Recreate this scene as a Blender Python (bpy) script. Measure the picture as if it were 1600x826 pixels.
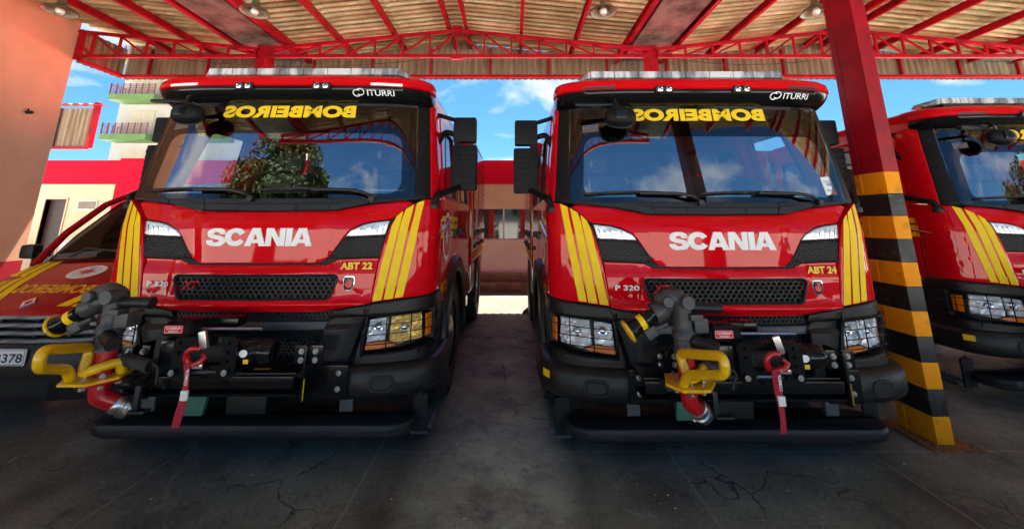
import bpy, bmesh, math, random
from mathutils import Vector, Matrix, noise
random.seed(7)
R = math.radians
PI = math.pi
for o in list(bpy.data.objects):
    bpy.data.objects.remove(o)
scene = bpy.context.scene
COL = scene.collection

# ------------------------------------------------------------------ camera
cam_d = bpy.data.cameras.new('camera')
cam = bpy.data.objects.new('camera', cam_d)
COL.objects.link(cam)
cam.location = (0, 0, 1.65)
cam.rotation_euler = (R(90 + 11.8), 0, 0)
cam_d.sensor_width = 36
cam_d.lens = 13.5
cam_d.shift_y = -193 / 1600
cam_d.clip_start = 0.05
cam_d.clip_end = 2000
scene.camera = cam

# ------------------------------------------------------------------ light, sky, exposure
SUN_EL, SUN_AZ = 72.0, 8.0
w = bpy.data.worlds.new('World')
scene.world = w
w.use_nodes = True
nt = w.node_tree
nt.nodes.clear()
def N(t, **k):
    n = nt.nodes.new(t)
    for a, b in k.items():
        setattr(n, a, b)
    return n
def math_n(op, a, b=None):
    n = N('ShaderNodeMath', operation=op)
    for i, v in enumerate((a, b)):
        if v is None:
            continue
        if isinstance(v, (int, float)):
            n.inputs[i].default_value = v
        else:
            nt.links.new(v, n.inputs[i])
    return n.outputs[0]
out = N('ShaderNodeOutputWorld')
bg = N('ShaderNodeBackground')
SKY_STRENGTH = 0.05
bg.inputs['Strength'].default_value = SKY_STRENGTH
sky = N('ShaderNodeTexSky', sky_type='NISHITA', sun_disc=False)
sky.sun_elevation = R(SUN_EL)
sky.sun_rotation = R(SUN_AZ)
sky.air_density = 1.3
sky.dust_density = 0.4
sky.ozone_density = 2.5
tc = N('ShaderNodeTexCoord')
sep = N('ShaderNodeSeparateXYZ')
nt.links.new(tc.outputs['Generated'], sep.inputs[0])
den = math_n('ADD', math_n('MAXIMUM', sep.outputs[2], 0.0), 0.22)
comb = N('ShaderNodeCombineXYZ')
nt.links.new(math_n('DIVIDE', sep.outputs[0], den), comb.inputs[0])
nt.links.new(math_n('DIVIDE', sep.outputs[1], den), comb.inputs[1])
comb.inputs[2].default_value = 11.2
cn = N('ShaderNodeTexNoise')
cn.inputs['Scale'].default_value = 1.5
cn.inputs['Detail'].default_value = 9
cn.inputs['Roughness'].default_value = 0.55
cn.inputs['Distortion'].default_value = 0.25
nt.links.new(comb.outputs[0], cn.inputs['Vector'])
cr = N('ShaderNodeValToRGB')
cr.color_ramp.elements[0].position = 0.545
cr.color_ramp.elements[0].color = (0, 0, 0, 1)
cr.color_ramp.elements[1].position = 0.66
cr.color_ramp.elements[1].color = (1, 1, 1, 1)
nt.links.new(cn.outputs['Fac'], cr.inputs[0])
mixc = N('ShaderNodeMix', data_type='RGBA')
nt.links.new(math_n('MULTIPLY', cr.outputs[0], 0.9), mixc.inputs['Factor'])
tint = N('ShaderNodeMix', data_type='RGBA', blend_type='MULTIPLY')
tint.inputs['Factor'].default_value = 1.0
nt.links.new(sky.outputs[0], tint.inputs['A'])
tint.inputs['B'].default_value = (0.165, 0.325, 0.46, 1)
nt.links.new(tint.outputs['Result'], mixc.inputs['A'])
mixc.inputs['B'].default_value = (3.0, 3.1, 3.2, 1)
nt.links.new(mixc.outputs['Result'], bg.inputs['Color'])
nt.links.new(bg.outputs[0], out.inputs[0])

sd = bpy.data.lights.new('sun', 'SUN')
sd.energy = 5.0
sd.angle = R(0.5)
sd.color = (1.0, 0.95, 0.86)
so = bpy.data.objects.new('sun', sd)
COL.objects.link(so)
d = Vector((math.sin(R(SUN_AZ)) * math.cos(R(SUN_EL)), math.cos(R(SUN_AZ)) * math.cos(R(SUN_EL)), math.sin(R(SUN_EL))))
so.rotation_euler = d.to_track_quat('Z', 'Y').to_euler()
so.location = (0, 10, 40)

vs = scene.view_settings
vs.view_transform = 'Standard'
vs.look = 'None'
vs.gamma = 1
vs.exposure = 3.05
vs.use_curve_mapping = False
scene.render.engine = 'CYCLES'
scene.cycles.max_bounces = 8
scene.cycles.diffuse_bounces = 4
scene.cycles.glossy_bounces = 5
scene.cycles.transparent_max_bounces = 12
scene.cycles.caustics_reflective = False
scene.cycles.caustics_refractive = False

# ------------------------------------------------------------------ materials
def new_mat(name):
    m = bpy.data.materials.new(name)
    m.use_nodes = True
    return m, m.node_tree, m.node_tree.nodes['Principled BSDF']
def pmat(name, col, rough=0.5, metal=0.0, coat=0.0, var=0.0, scale=6.0, bump=0.0, bscale=60.0, spec=0.5,
         col2=None, rvar=0.0, stretch=None, coord='Object', detail=6.0, lo=0.35, hi=0.68):
    m, t, b = new_mat(name)
    b.inputs['Base Color'].default_value = (*col, 1)
    b.inputs['Roughness'].default_value = rough
    b.inputs['Metallic'].default_value = metal
    b.inputs['Coat Weight'].default_value = coat
    b.inputs['Coat Roughness'].default_value = 0.03
    b.inputs['Coat IOR'].default_value = 1.36
    b.inputs['Specular IOR Level'].default_value = spec
    tcn = t.nodes.new('ShaderNodeTexCoord')
    vec = tcn.outputs[coord]
    if stretch:
        mp = t.nodes.new('ShaderNodeMapping')
        mp.inputs['Scale'].default_value = stretch
        t.links.new(vec, mp.inputs[0])
        vec = mp.outputs[0]
    if var or col2:
        n = t.nodes.new('ShaderNodeTexNoise')
        n.inputs['Scale'].default_value = scale
        n.inputs['Detail'].default_value = detail
        n.inputs['Roughness'].default_value = 0.6
        t.links.new(vec, n.inputs['Vector'])
        rp = t.nodes.new('ShaderNodeValToRGB')
        c2 = col2 if col2 else tuple(c * (1 - var) for c in col)
        rp.color_ramp.elements[0].position = lo
        rp.color_ramp.elements[0].color = (*c2, 1)
        rp.color_ramp.elements[1].position = hi
        rp.color_ramp.elements[1].color = (*col, 1)
        t.links.new(n.outputs['Fac'], rp.inputs[0])
        t.links.new(rp.outputs[0], b.inputs['Base Color'])
        if rvar:
            mr = t.nodes.new('ShaderNodeMapRange')
            mr.inputs['From Min'].default_value = 0.3
            mr.inputs['From Max'].default_value = 0.7
            mr.inputs['To Min'].default_value = rough + rvar
            mr.inputs['To Max'].default_value = max(0.02, rough - rvar)
            t.links.new(n.outputs['Fac'], mr.inputs[0])
            t.links.new(mr.outputs[0], b.inputs['Roughness'])
    if bump:
        n2 = t.nodes.new('ShaderNodeTexNoise')
        n2.inputs['Scale'].default_value = bscale
        n2.inputs['Detail'].default_value = 4
        t.links.new(vec, n2.inputs['Vector'])
        bp = t.nodes.new('ShaderNodeBump')
        bp.inputs['Strength'].default_value = bump
        bp.inputs['Distance'].default_value = 0.01
        t.links.new(n2.outputs['Fac'], bp.inputs['Height'])
        t.links.new(bp.outputs[0], b.inputs['Normal'])
    return m
def glass_mat(name, tint, base_refl, rim=0.6, rough=0.0, gcol=(1, 1, 1)):
    m, t, b = new_mat(name)
    t.nodes.remove(b)
    o_ = t.nodes['Material Output']
    tr = t.nodes.new('ShaderNodeBsdfTransparent')
    tr.inputs[0].default_value = (*tint, 1)
    gl = t.nodes.new('ShaderNodeBsdfGlossy')
    gl.inputs['Color'].default_value = (*gcol, 1)
    gl.inputs['Roughness'].default_value = rough
    lw = t.nodes.new('ShaderNodeLayerWeight')
    lw.inputs[0].default_value = 0.5
    p = t.nodes.new('ShaderNodeMath'); p.operation = 'POWER'
    t.links.new(lw.outputs['Facing'], p.inputs[0]); p.inputs[1].default_value = 4
    mm = t.nodes.new('ShaderNodeMath'); mm.operation = 'MULTIPLY_ADD'
    t.links.new(p.outputs[0], mm.inputs[0]); mm.inputs[1].default_value = rim; mm.inputs[2].default_value = base_refl
    mx = t.nodes.new('ShaderNodeMixShader')
    t.links.new(mm.outputs[0], mx.inputs[0])
    t.links.new(tr.outputs[0], mx.inputs[1]); t.links.new(gl.outputs[0], mx.inputs[2])
    t.links.new(mx.outputs[0], o_.inputs[0])
    return m

M = {}
M['red'] = pmat('truck_red', (0.66, 0.003, 0.009), 0.4, coat=0.9, spec=0.0, var=0.10, scale=3.0, rvar=0.05)
M['red_wine'] = pmat('van_red', (0.36, 0.004, 0.012), 0.4, coat=0.9, spec=0.0, var=0.15, scale=2.5)
M['steel_red'] = pmat('painted_steel_red', (0.36, 0.004, 0.014), 0.40, spec=0.2, col2=(0.17, 0.006, 0.012), scale=3.0, bump=0.15, bscale=35, lo=0.30, hi=0.56)
M['steel_dark'] = pmat('painted_steel_maroon', (0.07, 0.006, 0.009), 0.5, spec=0.2, var=0.4, scale=3)
M['yellow'] = pmat('reflective_yellow', (0.95, 0.64, 0.004), 0.5, spec=0.25, var=0.08, scale=14, bump=0.14, bscale=14)
M['yellow_txt'] = pmat('letter_yellow', (0.90, 0.60, 0.01), 0.4, var=0.05)
M['orange_txt'] = pmat('letter_amber', (0.80, 0.42, 0.01), 0.4, var=0.05)
M['white_txt'] = pmat('letter_white', (0.92, 0.92, 0.92), 0.45, var=0.04, scale=20, spec=0.3)
M['plastic'] = pmat('black_plastic', (0.015, 0.0155, 0.017), 0.40, spec=0.32, var=0.3, scale=7, bump=0.10, bscale=320)
M['plastic_dark'] = pmat('matt_black_plastic', (0.009, 0.009, 0.010), 0.5, spec=0.15, var=0.3, scale=7, bump=0.1, bscale=200)
M['plastic_mid'] = pmat('grey_black_plastic', (0.024, 0.025, 0.028), 0.38, spec=0.3, var=0.25, scale=5, bump=0.08, bscale=300)
M['plastic_grey'] = pmat('slate_plastic', (0.075, 0.082, 0.095), 0.42, var=0.2, scale=8, bump=0.08, bscale=250)
M['gloss_black'] = pmat('gloss_black', (0.007, 0.007, 0.0075), 0.2, coat=0.35, spec=0.2, var=0.2)
M['rubber'] = pmat('rubber', (0.016, 0.016, 0.017), 0.65, var=0.35, scale=9, bump=0.25, bscale=60, col2=(0.035, 0.032, 0.03))
M['dark'] = pmat('dark_void', (0.008, 0.008, 0.009), 0.7, var=0.3)
M['interior'] = pmat('cab_interior', (0.07, 0.07, 0.075), 0.7, var=0.3, scale=5)
M['seat'] = pmat('seat_fabric', (0.12, 0.11, 0.11), 0.85, var=0.3, scale=30)
M['chrome'] = pmat('chrome', (0.80, 0.81, 0.83), 0.10, metal=1.0, var=0.1)
M['steel'] = pmat('bare_steel', (0.55, 0.55, 0.56), 0.28, metal=1.0, var=0.25, scale=25)
M['iron'] = pmat('cast_iron_grey', (0.055, 0.057, 0.062), 0.42, var=0.3, scale=16, bump=0.3, bscale=90)
M['lampref'] = pmat('lamp_reflector', (0.92, 0.93, 0.95), 0.18, metal=0.35, bump=0.7, bscale=26)
M['lamp_painted_glow'] = pmat('lamp_reflector_painted_glow', (1.0, 0.64, 0.16), 0.18, metal=0.3, bump=0.7, bscale=26)  # warm glow of the headlamp put into the reflector colour
M['amber'] = pmat('amber_lens', (0.95, 0.22, 0.005), 0.2, coat=0.5, var=0.2, scale=40, bump=0.3, bscale=60)
M['clear'] = glass_mat('clear_lens', (0.93, 0.95, 0.97), 0.06)
M['windshield'] = glass_mat('windshield_glass', (0.72, 0.77, 0.76), 0.29, 0.6, gcol=(0.92, 0.97, 1.0))
M['dimfilm'] = glass_mat('reflection_dimming_film', (0.40, 0.38, 0.38), 0.03, 0.3)  # added film that darkens what the windshield mirrors
M['vanglass'] = glass_mat('van_glass', (0.06, 0.06, 0.06), 0.04, 0.08, gcol=(0.6, 0.65, 0.7))
M['sideglass'] = glass_mat('side_glass', (0.86, 0.90, 0.88), 0.07, 0.6)
M['lightbar'] = pmat('light_bar_lens', (0.62, 0.64, 0.67), 0.12, coat=0.7, col2=(0.18, 0.19, 0.21), scale=9, stretch=(1, 0.2, 0.2), lo=0.42, hi=0.55)
M['pump_yellow'] = pmat('yellow_enamel', (0.80, 0.47, 0.004), 0.28, coat=0.5, var=0.15, scale=14, bump=0.15, bscale=60)
M['pump_red'] = pmat('red_enamel', (0.52, 0.006, 0.012), 0.25, coat=0.6, var=0.2, scale=15)
M['strap'] = pmat('red_webbing', (0.45, 0.006, 0.03), 0.75, var=0.3, scale=60)
M['green'] = pmat('green_plate', (0.02, 0.16, 0.11), 0.5, var=0.3, scale=20)
M['paper'] = pmat('white_paper', (0.78, 0.80, 0.80), 0.6, var=0.08)
M['blue_txt'] = pmat('blue_ink', (0.05, 0.12, 0.35), 0.5, var=0.1)
M['lime'] = pmat('lime_sticker', (0.22, 0.38, 0.05), 0.5, var=0.15)
M['redsign'] = pmat('red_sign', (0.90, 0.02, 0.02), 0.45, spec=0.2, var=0.1)
M['badge_red'] = pmat('badge_red', (0.62, 0.01, 0.02), 0.3, var=0.1)

# ------------------------------------------------------------------ helpers
def tag(o, label=None, cat=None, group=None, kind=None):
    if label: o['label'] = label
    if cat: o['category'] = cat
    if group: o['group'] = group
    if kind: o['kind'] = kind
    return o
def empty(name, loc=(0, 0, 0), rz=0, parent=None):
    o = bpy.data.objects.new(name, None)
    o.empty_display_size = 0.2
    COL.objects.link(o)
    o.location = loc
    o.rotation_euler = (0, 0, rz)
    if parent: o.parent = parent
    return o
def obj(name, bm, mat, parent=None, smooth=True, ang=40, normals=True):
    if normals:
        bmesh.ops.recalc_face_normals(bm, faces=bm.faces[:])
    me = bpy.data.meshes.new(name)
    bm.to_mesh(me)
    bm.free()
    me.materials.append(mat)
    if smooth:
        me.polygons.foreach_set('use_smooth', [True] * len(me.polygons))
        me.set_sharp_from_angle(angle=R(ang))
    o = bpy.data.objects.new(name, me)
    COL.objects.link(o)
    if parent: o.parent = parent
    return o
def copy_tree(o, parent=None):
    c = o.copy()
    COL.objects.link(c)
    if parent: c.parent = parent
    for ch in list(o.children):
        copy_tree(ch, c)
    return c
def BM():
    return bmesh.new()
def box(bm, x0, x1, y0, y1, z0, z1, bev=0.0, mtx=None):
    t = bmesh.new()
    bmesh.ops.create_cube(t, size=1)
    for v in t.verts:
        v.co = Vector(((x0 + x1) / 2 + v.co.x * (x1 - x0), (y0 + y1) / 2 + v.co.y * (y1 - y0), (z0 + z1) / 2 + v.co.z * (z1 - z0)))
    if bev:
        bmesh.ops.bevel(t, geom=t.edges[:], offset=bev, segments=2, profile=0.7, affect='EDGES')
    merge(bm, t, mtx)
def merge(bm, t, mtx=None):
    if mtx is not None:
        bmesh.ops.transform(t, matrix=mtx, verts=t.verts[:])
    mp = {}
    for v in t.verts:
        mp[v] = bm.verts.new(v.co)
    for f in t.faces:
        try:
            bm.faces.new([mp[v] for v in f.verts])
        except ValueError:
            pass
    t.free()
def tube(bm, pts, r, seg=10, caps=True, radii=None):
    pts = [Vector(p) for p in pts]
    rings = []
    up = None
    for i, p in enumerate(pts):
        if i == 0: d = pts[1] - p
        elif i == len(pts) - 1: d = p - pts[i - 1]
        else: d = (pts[i + 1] - p).normalized() + (p - pts[i - 1]).normalized()
        d.normalize()
        if up is None:
            up = Vector((0, 0, 1)) if abs(d.z) < 0.9 else Vector((0, 1, 0))
        a = d.cross(up)
        if a.length < 1e-5:
            a = d.cross(Vector((1, 0, 0)))
        a.normalize()
        b = a.cross(d).normalized()
        up = b
        rr = radii[i] if radii else r
        rings.append([bm.verts.new(p + (a * math.cos(2 * PI * k / seg) + b * math.sin(2 * PI * k / seg)) * rr) for k in range(seg)])
    for i in range(len(rings) - 1):
        for k in range(seg):
            bm.faces.new((rings[i][k], rings[i][(k + 1) % seg], rings[i + 1][(k + 1) % seg], rings[i + 1][k]))
    if caps:
        bm.faces.new(rings[0][::-1]); bm.faces.new(rings[-1])
def smooth_path(pts, r=0.05, n=5):
    """round the corners of a polyline"""
    P = [Vector(p) for p in pts]
    o_ = [P[0]]
    for i in range(1, len(P) - 1):
        a = (P[i - 1] - P[i]); b = (P[i + 1] - P[i])
        q = min(r, a.length * 0.49, b.length * 0.49)
        A = P[i] + a.normalized() * q; B = P[i] + b.normalized() * q
        for k in range(n + 1):
            t = k / n
            o_.append(A * (1 - t) ** 2 + P[i] * 2 * t * (1 - t) + B * t * t)
    o_.append(P[-1])
    return o_
def cyl(bm, p0, p1, r, seg=20, r2=None):
    tube(bm, [p0, p1], r, seg, True, [r, r if r2 is None else r2])
def lathe(bm, prof, seg=24, mtx=None):
    """profile [(r, h)] around local z"""
    t = bmesh.new()
    rings = []
    for r, h in prof:
        if r < 1e-5:
            rings.append([t.verts.new((0, 0, h))])
        else:
            rings.append([t.verts.new((r * math.cos(2 * PI * k / seg), r * math.sin(2 * PI * k / seg), h)) for k in range(seg)])
    for i in range(len(rings) - 1):
        a, b = rings[i], rings[i + 1]
        for k in range(seg):
            k2 = (k + 1) % seg
            if len(a) == 1 and len(b) == 1: continue
            if len(a) == 1: t.faces.new((a[0], b[k2], b[k]))
            elif len(b) == 1: t.faces.new((a[k], a[k2], b[0]))
            else: t.faces.new((a[k], a[k2], b[k2], b[k]))
    merge(bm, t, mtx)
def axis_mtx(p, d):
    return Matrix.Translation(Vector(p)) @ Vector(d).normalized().to_track_quat('Z', 'Y').to_matrix().to_4x4()
def flat(poly, holes=(), step=0.05, inset=0.0, bev=None, back=None, zstep=None):
    """polygon in (s,z) as bmesh with coords (s, z, off); inset = chamfer, back = extruded edge depth"""
    bm = bmesh.new()
    edges = []
    for lp in [poly] + list(holes):
        vs_ = [bm.verts.new((p[0], p[1], 0)) for p in lp]
        for i in range(len(vs_)):
            edges.append(bm.edges.new((vs_[i], vs_[(i + 1) % len(vs_)])))
    from mathutils.geometry import tessellate_polygon
    loops = [[Vector((p[0], p[1], 0)) for p in lp] for lp in [poly] + list(holes)]
    bm.verts.ensure_lookup_table()
    for tri in tessellate_polygon(loops):
        try:
            f_ = bm.faces.new([bm.verts[i] for i in tri])
        except ValueError:
            continue
        if f_.calc_area() < 1e-10: bm.faces.remove(f_)
    bmesh.ops.recalc_face_normals(bm, faces=bm.faces[:])
    if bm.faces and sum(f.normal.z * f.calc_area() for f in bm.faces) < 0:
        bmesh.ops.reverse_faces(bm, faces=bm.faces[:])
    if inset:
        bmesh.ops.inset_region(bm, faces=bm.faces[:], thickness=inset, depth=inset * 0.8 if bev is None else bev, use_boundary=True, use_even_offset=True)
    if step:
        grid_cut(bm, step, zstep or step)
    if back:
        be = [e for e in bm.edges if e.is_boundary]
        r = bmesh.ops.extrude_edge_only(bm, edges=be)
        for v in [g for g in r['geom'] if isinstance(g, bmesh.types.BMVert)]:
            v.co.z -= back
    return bm
def grid_cut(bm, sx, sz):
    xs = [v.co.x for v in bm.verts]; zs = [v.co.y for v in bm.verts]
    for ax, lo, hi, st in ((0, min(xs), max(xs), sx), (1, min(zs), max(zs), sz)):
        k = math.floor(lo / st) + 1
        while k * st < hi - 1e-4:
            co = [0, 0, 0]; no = [0, 0, 0]
            co[ax] = k * st + 0.00013; no[ax] = 1
            bmesh.ops.bisect_plane(bm, geom=bm.verts[:] + bm.edges[:] + bm.faces[:], plane_co=co, plane_no=no, dist=1e-6)
            k += 1
def mirror(poly):
    return [(-x, z) for x, z in poly][::-1]
_font_cache = {}
def text_bm(s, wid, hei, bold=0.0, shear=0.0, mir=False, depth=0.0, spacing=1.0):
    cu = bpy.data.curves.new('txt', 'FONT')
    cu.body = s
    cu.offset = bold
    cu.space_character = spacing
    cu.shear = shear
    cu.resolution_u = 5
    o = bpy.data.objects.new('txt', cu)
    COL.objects.link(o)
    dg = bpy.context.evaluated_depsgraph_get()
    me = bpy.data.meshes.new_from_object(o.evaluated_get(dg))
    bm = bmesh.new()
    bm.from_mesh(me)
    bpy.data.objects.remove(o); bpy.data.curves.remove(cu); bpy.data.meshes.remove(me)
    bmesh.ops.remove_doubles(bm, verts=bm.verts[:], dist=1e-5)
    xs = [v.co.x for v in bm.verts]; ys = [v.co.y for v in bm.verts]
    cx, cy = (min(xs) + max(xs)) / 2, (min(ys) + max(ys)) / 2
    sx, sy = wid / (max(xs) - min(xs)), hei / (max(ys) - min(ys))
    for v in bm.verts:
        v.co = Vector(((v.co.x - cx) * sx * (-1 if mir else 1), (v.co.y - cy) * sy, 0))
    bmesh.ops.triangulate(bm, faces=bm.faces[:])
    if depth:
        be = [e for e in bm.edges if e.is_boundary]
        r = bmesh.ops.extrude_edge_only(bm, edges=be)
        for v in [g for g in r['geom'] if isinstance(g, bmesh.types.BMVert)]:
            v.co.z -= depth
    return bm
def move(bm, x, y, z=0):
    for v in bm.verts:
        v.co += Vector((x, y, z))
    return bm
def to3(bm, fn):
    """map (a, b, off) -> fn"""
    for v in bm.verts:
        v.co = Vector(fn(v.co.x, v.co.y, v.co.z))
    return bm
def ellipse(cx, cz, rx, rz, n=28):
    return [(cx + rx * math.cos(2 * PI * k / n), cz + rz * math.sin(2 * PI * k / n)) for k in range(n)]
def rrect(x0, x1, z0, z1, r, n=4):
    o_ = []
    for cx, cz, a0 in ((x1 - r, z1 - r, 0), (x0 + r, z1 - r, 90), (x0 + r, z0 + r, 180), (x1 - r, z0 + r, 270)):
        for k in range(n + 1):
            a = R(a0 + 90 * k / n)
            o_.append((cx + r * math.cos(a), cz + r * math.sin(a)))
    return o_
def inside(p, poly):
    x, y = p; c = False; n = len(poly)
    for i in range(n):
        x0, y0 = poly[i]; x1, y1 = poly[(i + 1) % n]
        if (y0 > y) != (y1 > y) and x < (x1 - x0) * (y - y0) / (y1 - y0) + x0:
            c = not c
    return c
def honeycomb(poly, pitch, wall, depth, squash=0.8):
    """hex wire lattice clipped by centre, coords (s, z, off)"""
    bm = bmesh.new()
    xs = [p[0] for p in poly]; zs = [p[1] for p in poly]
    dx = pitch; dz = pitch * 0.866 * squash
    row = 0
    z = min(zs)
    while z < max(zs) + dz:
        x = min(xs) + (dx / 2 if row % 2 else 0)
        while x < max(xs) + dx:
            if inside((x, z), poly):
                ro = pitch / math.sqrt(3) * 1.0
                ri = ro - wall
                vo, vi, vb = [], [], []
                for k in range(6):
                    a = PI / 6 + k * PI / 3
                    vo.append(bm.verts.new((x + ro * math.cos(a), z + ro * math.sin(a) * squash, 0)))
                    vi.append(bm.verts.new((x + ri * math.cos(a), z + ri * math.sin(a) * squash, 0)))
                    vb.append(bm.verts.new((x + ri * math.cos(a) * 0.9, z + ri * math.sin(a) * 0.9 * squash, -depth)))
                for k in range(6):
                    k2 = (k + 1) % 6
                    bm.faces.new((vo[k], vo[k2], vi[k2], vi[k]))
                    bm.faces.new((vi[k], vi[k2], vb[k2], vb[k]))
            x += dx
        z += dz; row += 1
    return bm

# ------------------------------------------------------------------ cab surface (s = arc length from centre, z, off)
CW, CD = 1.23, 0.38
def lerp_tab(z, xs, ys):
    if z <= xs[0]: return ys[0]
    for i in range(len(xs) - 1):
        if z <= xs[i + 1]:
            return ys[i] + (ys[i + 1] - ys[i]) * (z - xs[i]) / (xs[i + 1] - xs[i])
    return ys[-1]
def yf(z): return lerp_tab(z, [0, 1.0, 1.6, 1.76, 1.84, 2.7], [0, 0, 0, 0.025, 0.04, 0.172])
def wz(z): return lerp_tab(z, [0, 1.8, 2.75], [CW, CW, 1.14])
_tab = []
_s = 0.0; _px = _py = 0.0
for _k in range(0, 601):
    _t = _k / 600 * PI / 2
    _x = CW * math.sin(_t) ** 0.5; _y = CD * (1 - math.cos(_t) ** 0.5)
    _s += math.hypot(_x - _px, _y - _py)
    _tab.append((_s, _x, _y)); _px, _py = _x, _y
SC = _tab[-1][0]
def s_of_x(x):
    sg = -1 if x < 0 else 1
    x = abs(x)
    for i in range(1, len(_tab)):
        if _tab[i][1] >= x:
            a, b = _tab[i - 1], _tab[i]
            f = (x - a[1]) / max(1e-9, b[1] - a[1])
            return sg * (a[0] + (b[0] - a[0]) * f)
    return sg * SC
def s_of_y(y, side=1):            # on the straight side, y measured at lower cab
    return side * (SC + y - CD)
import bisect
_ts = [t[0] for t in _tab]
def outline(s):
    sg = -1 if s < 0 else 1
    a = abs(s)
    if a >= SC:
        return sg * CW, CD + a - SC, sg * 1.0, 0.0
    i = max(1, bisect.bisect_left(_ts, a))
    p, q = _tab[i - 1], _tab[i]
    f = (a - p[0]) / max(1e-9, q[0] - p[0])
    x = p[1] + (q[1] - p[1]) * f; y = p[2] + (q[2] - p[2]) * f
    i0, i1 = max(0, i - 6), min(600, i + 5)
    tx, ty = _tab[i1][1] - _tab[i0][1], _tab[i1][2] - _tab[i0][2]
    l = math.hypot(tx, ty)
    return sg * x, y, sg * ty / l, -tx / l
def cabmap(s, z, off):
    x, y, nx, ny = outline(s)
    k = wz(z) / CW
    return (x * k + nx * off, yf(z) * max(0.0, 1 - max(0, (abs(s) - SC)) / 2.0) + y + ny * off, z)
def sx(poly):
    return [(s_of_x(x), z) for x, z in poly]
def panel(name, poly, mat, parent, off=0.004, inset=0.005, back=0.02, holes=(), step=0.06, bev=None):
    bm = flat(poly, holes, step, inset, bev, back)
    to3(bm, lambda s, z, o_: cabmap(s, z, o_ + off))
    return obj(name, bm, mat, parent)
def wrap_text(name, txt, cx, cz, wid, hei, mat, parent, off, **k):
    bm = text_bm(txt, wid, hei, **k)
    move(bm, s_of_x(cx), cz)
    grid_cut(bm, 0.06, 0.5)
    to3(bm, lambda s, z, o_: cabmap(s, z, o_ + off))
    return obj(name, bm, mat, parent, smooth=False)

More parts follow.
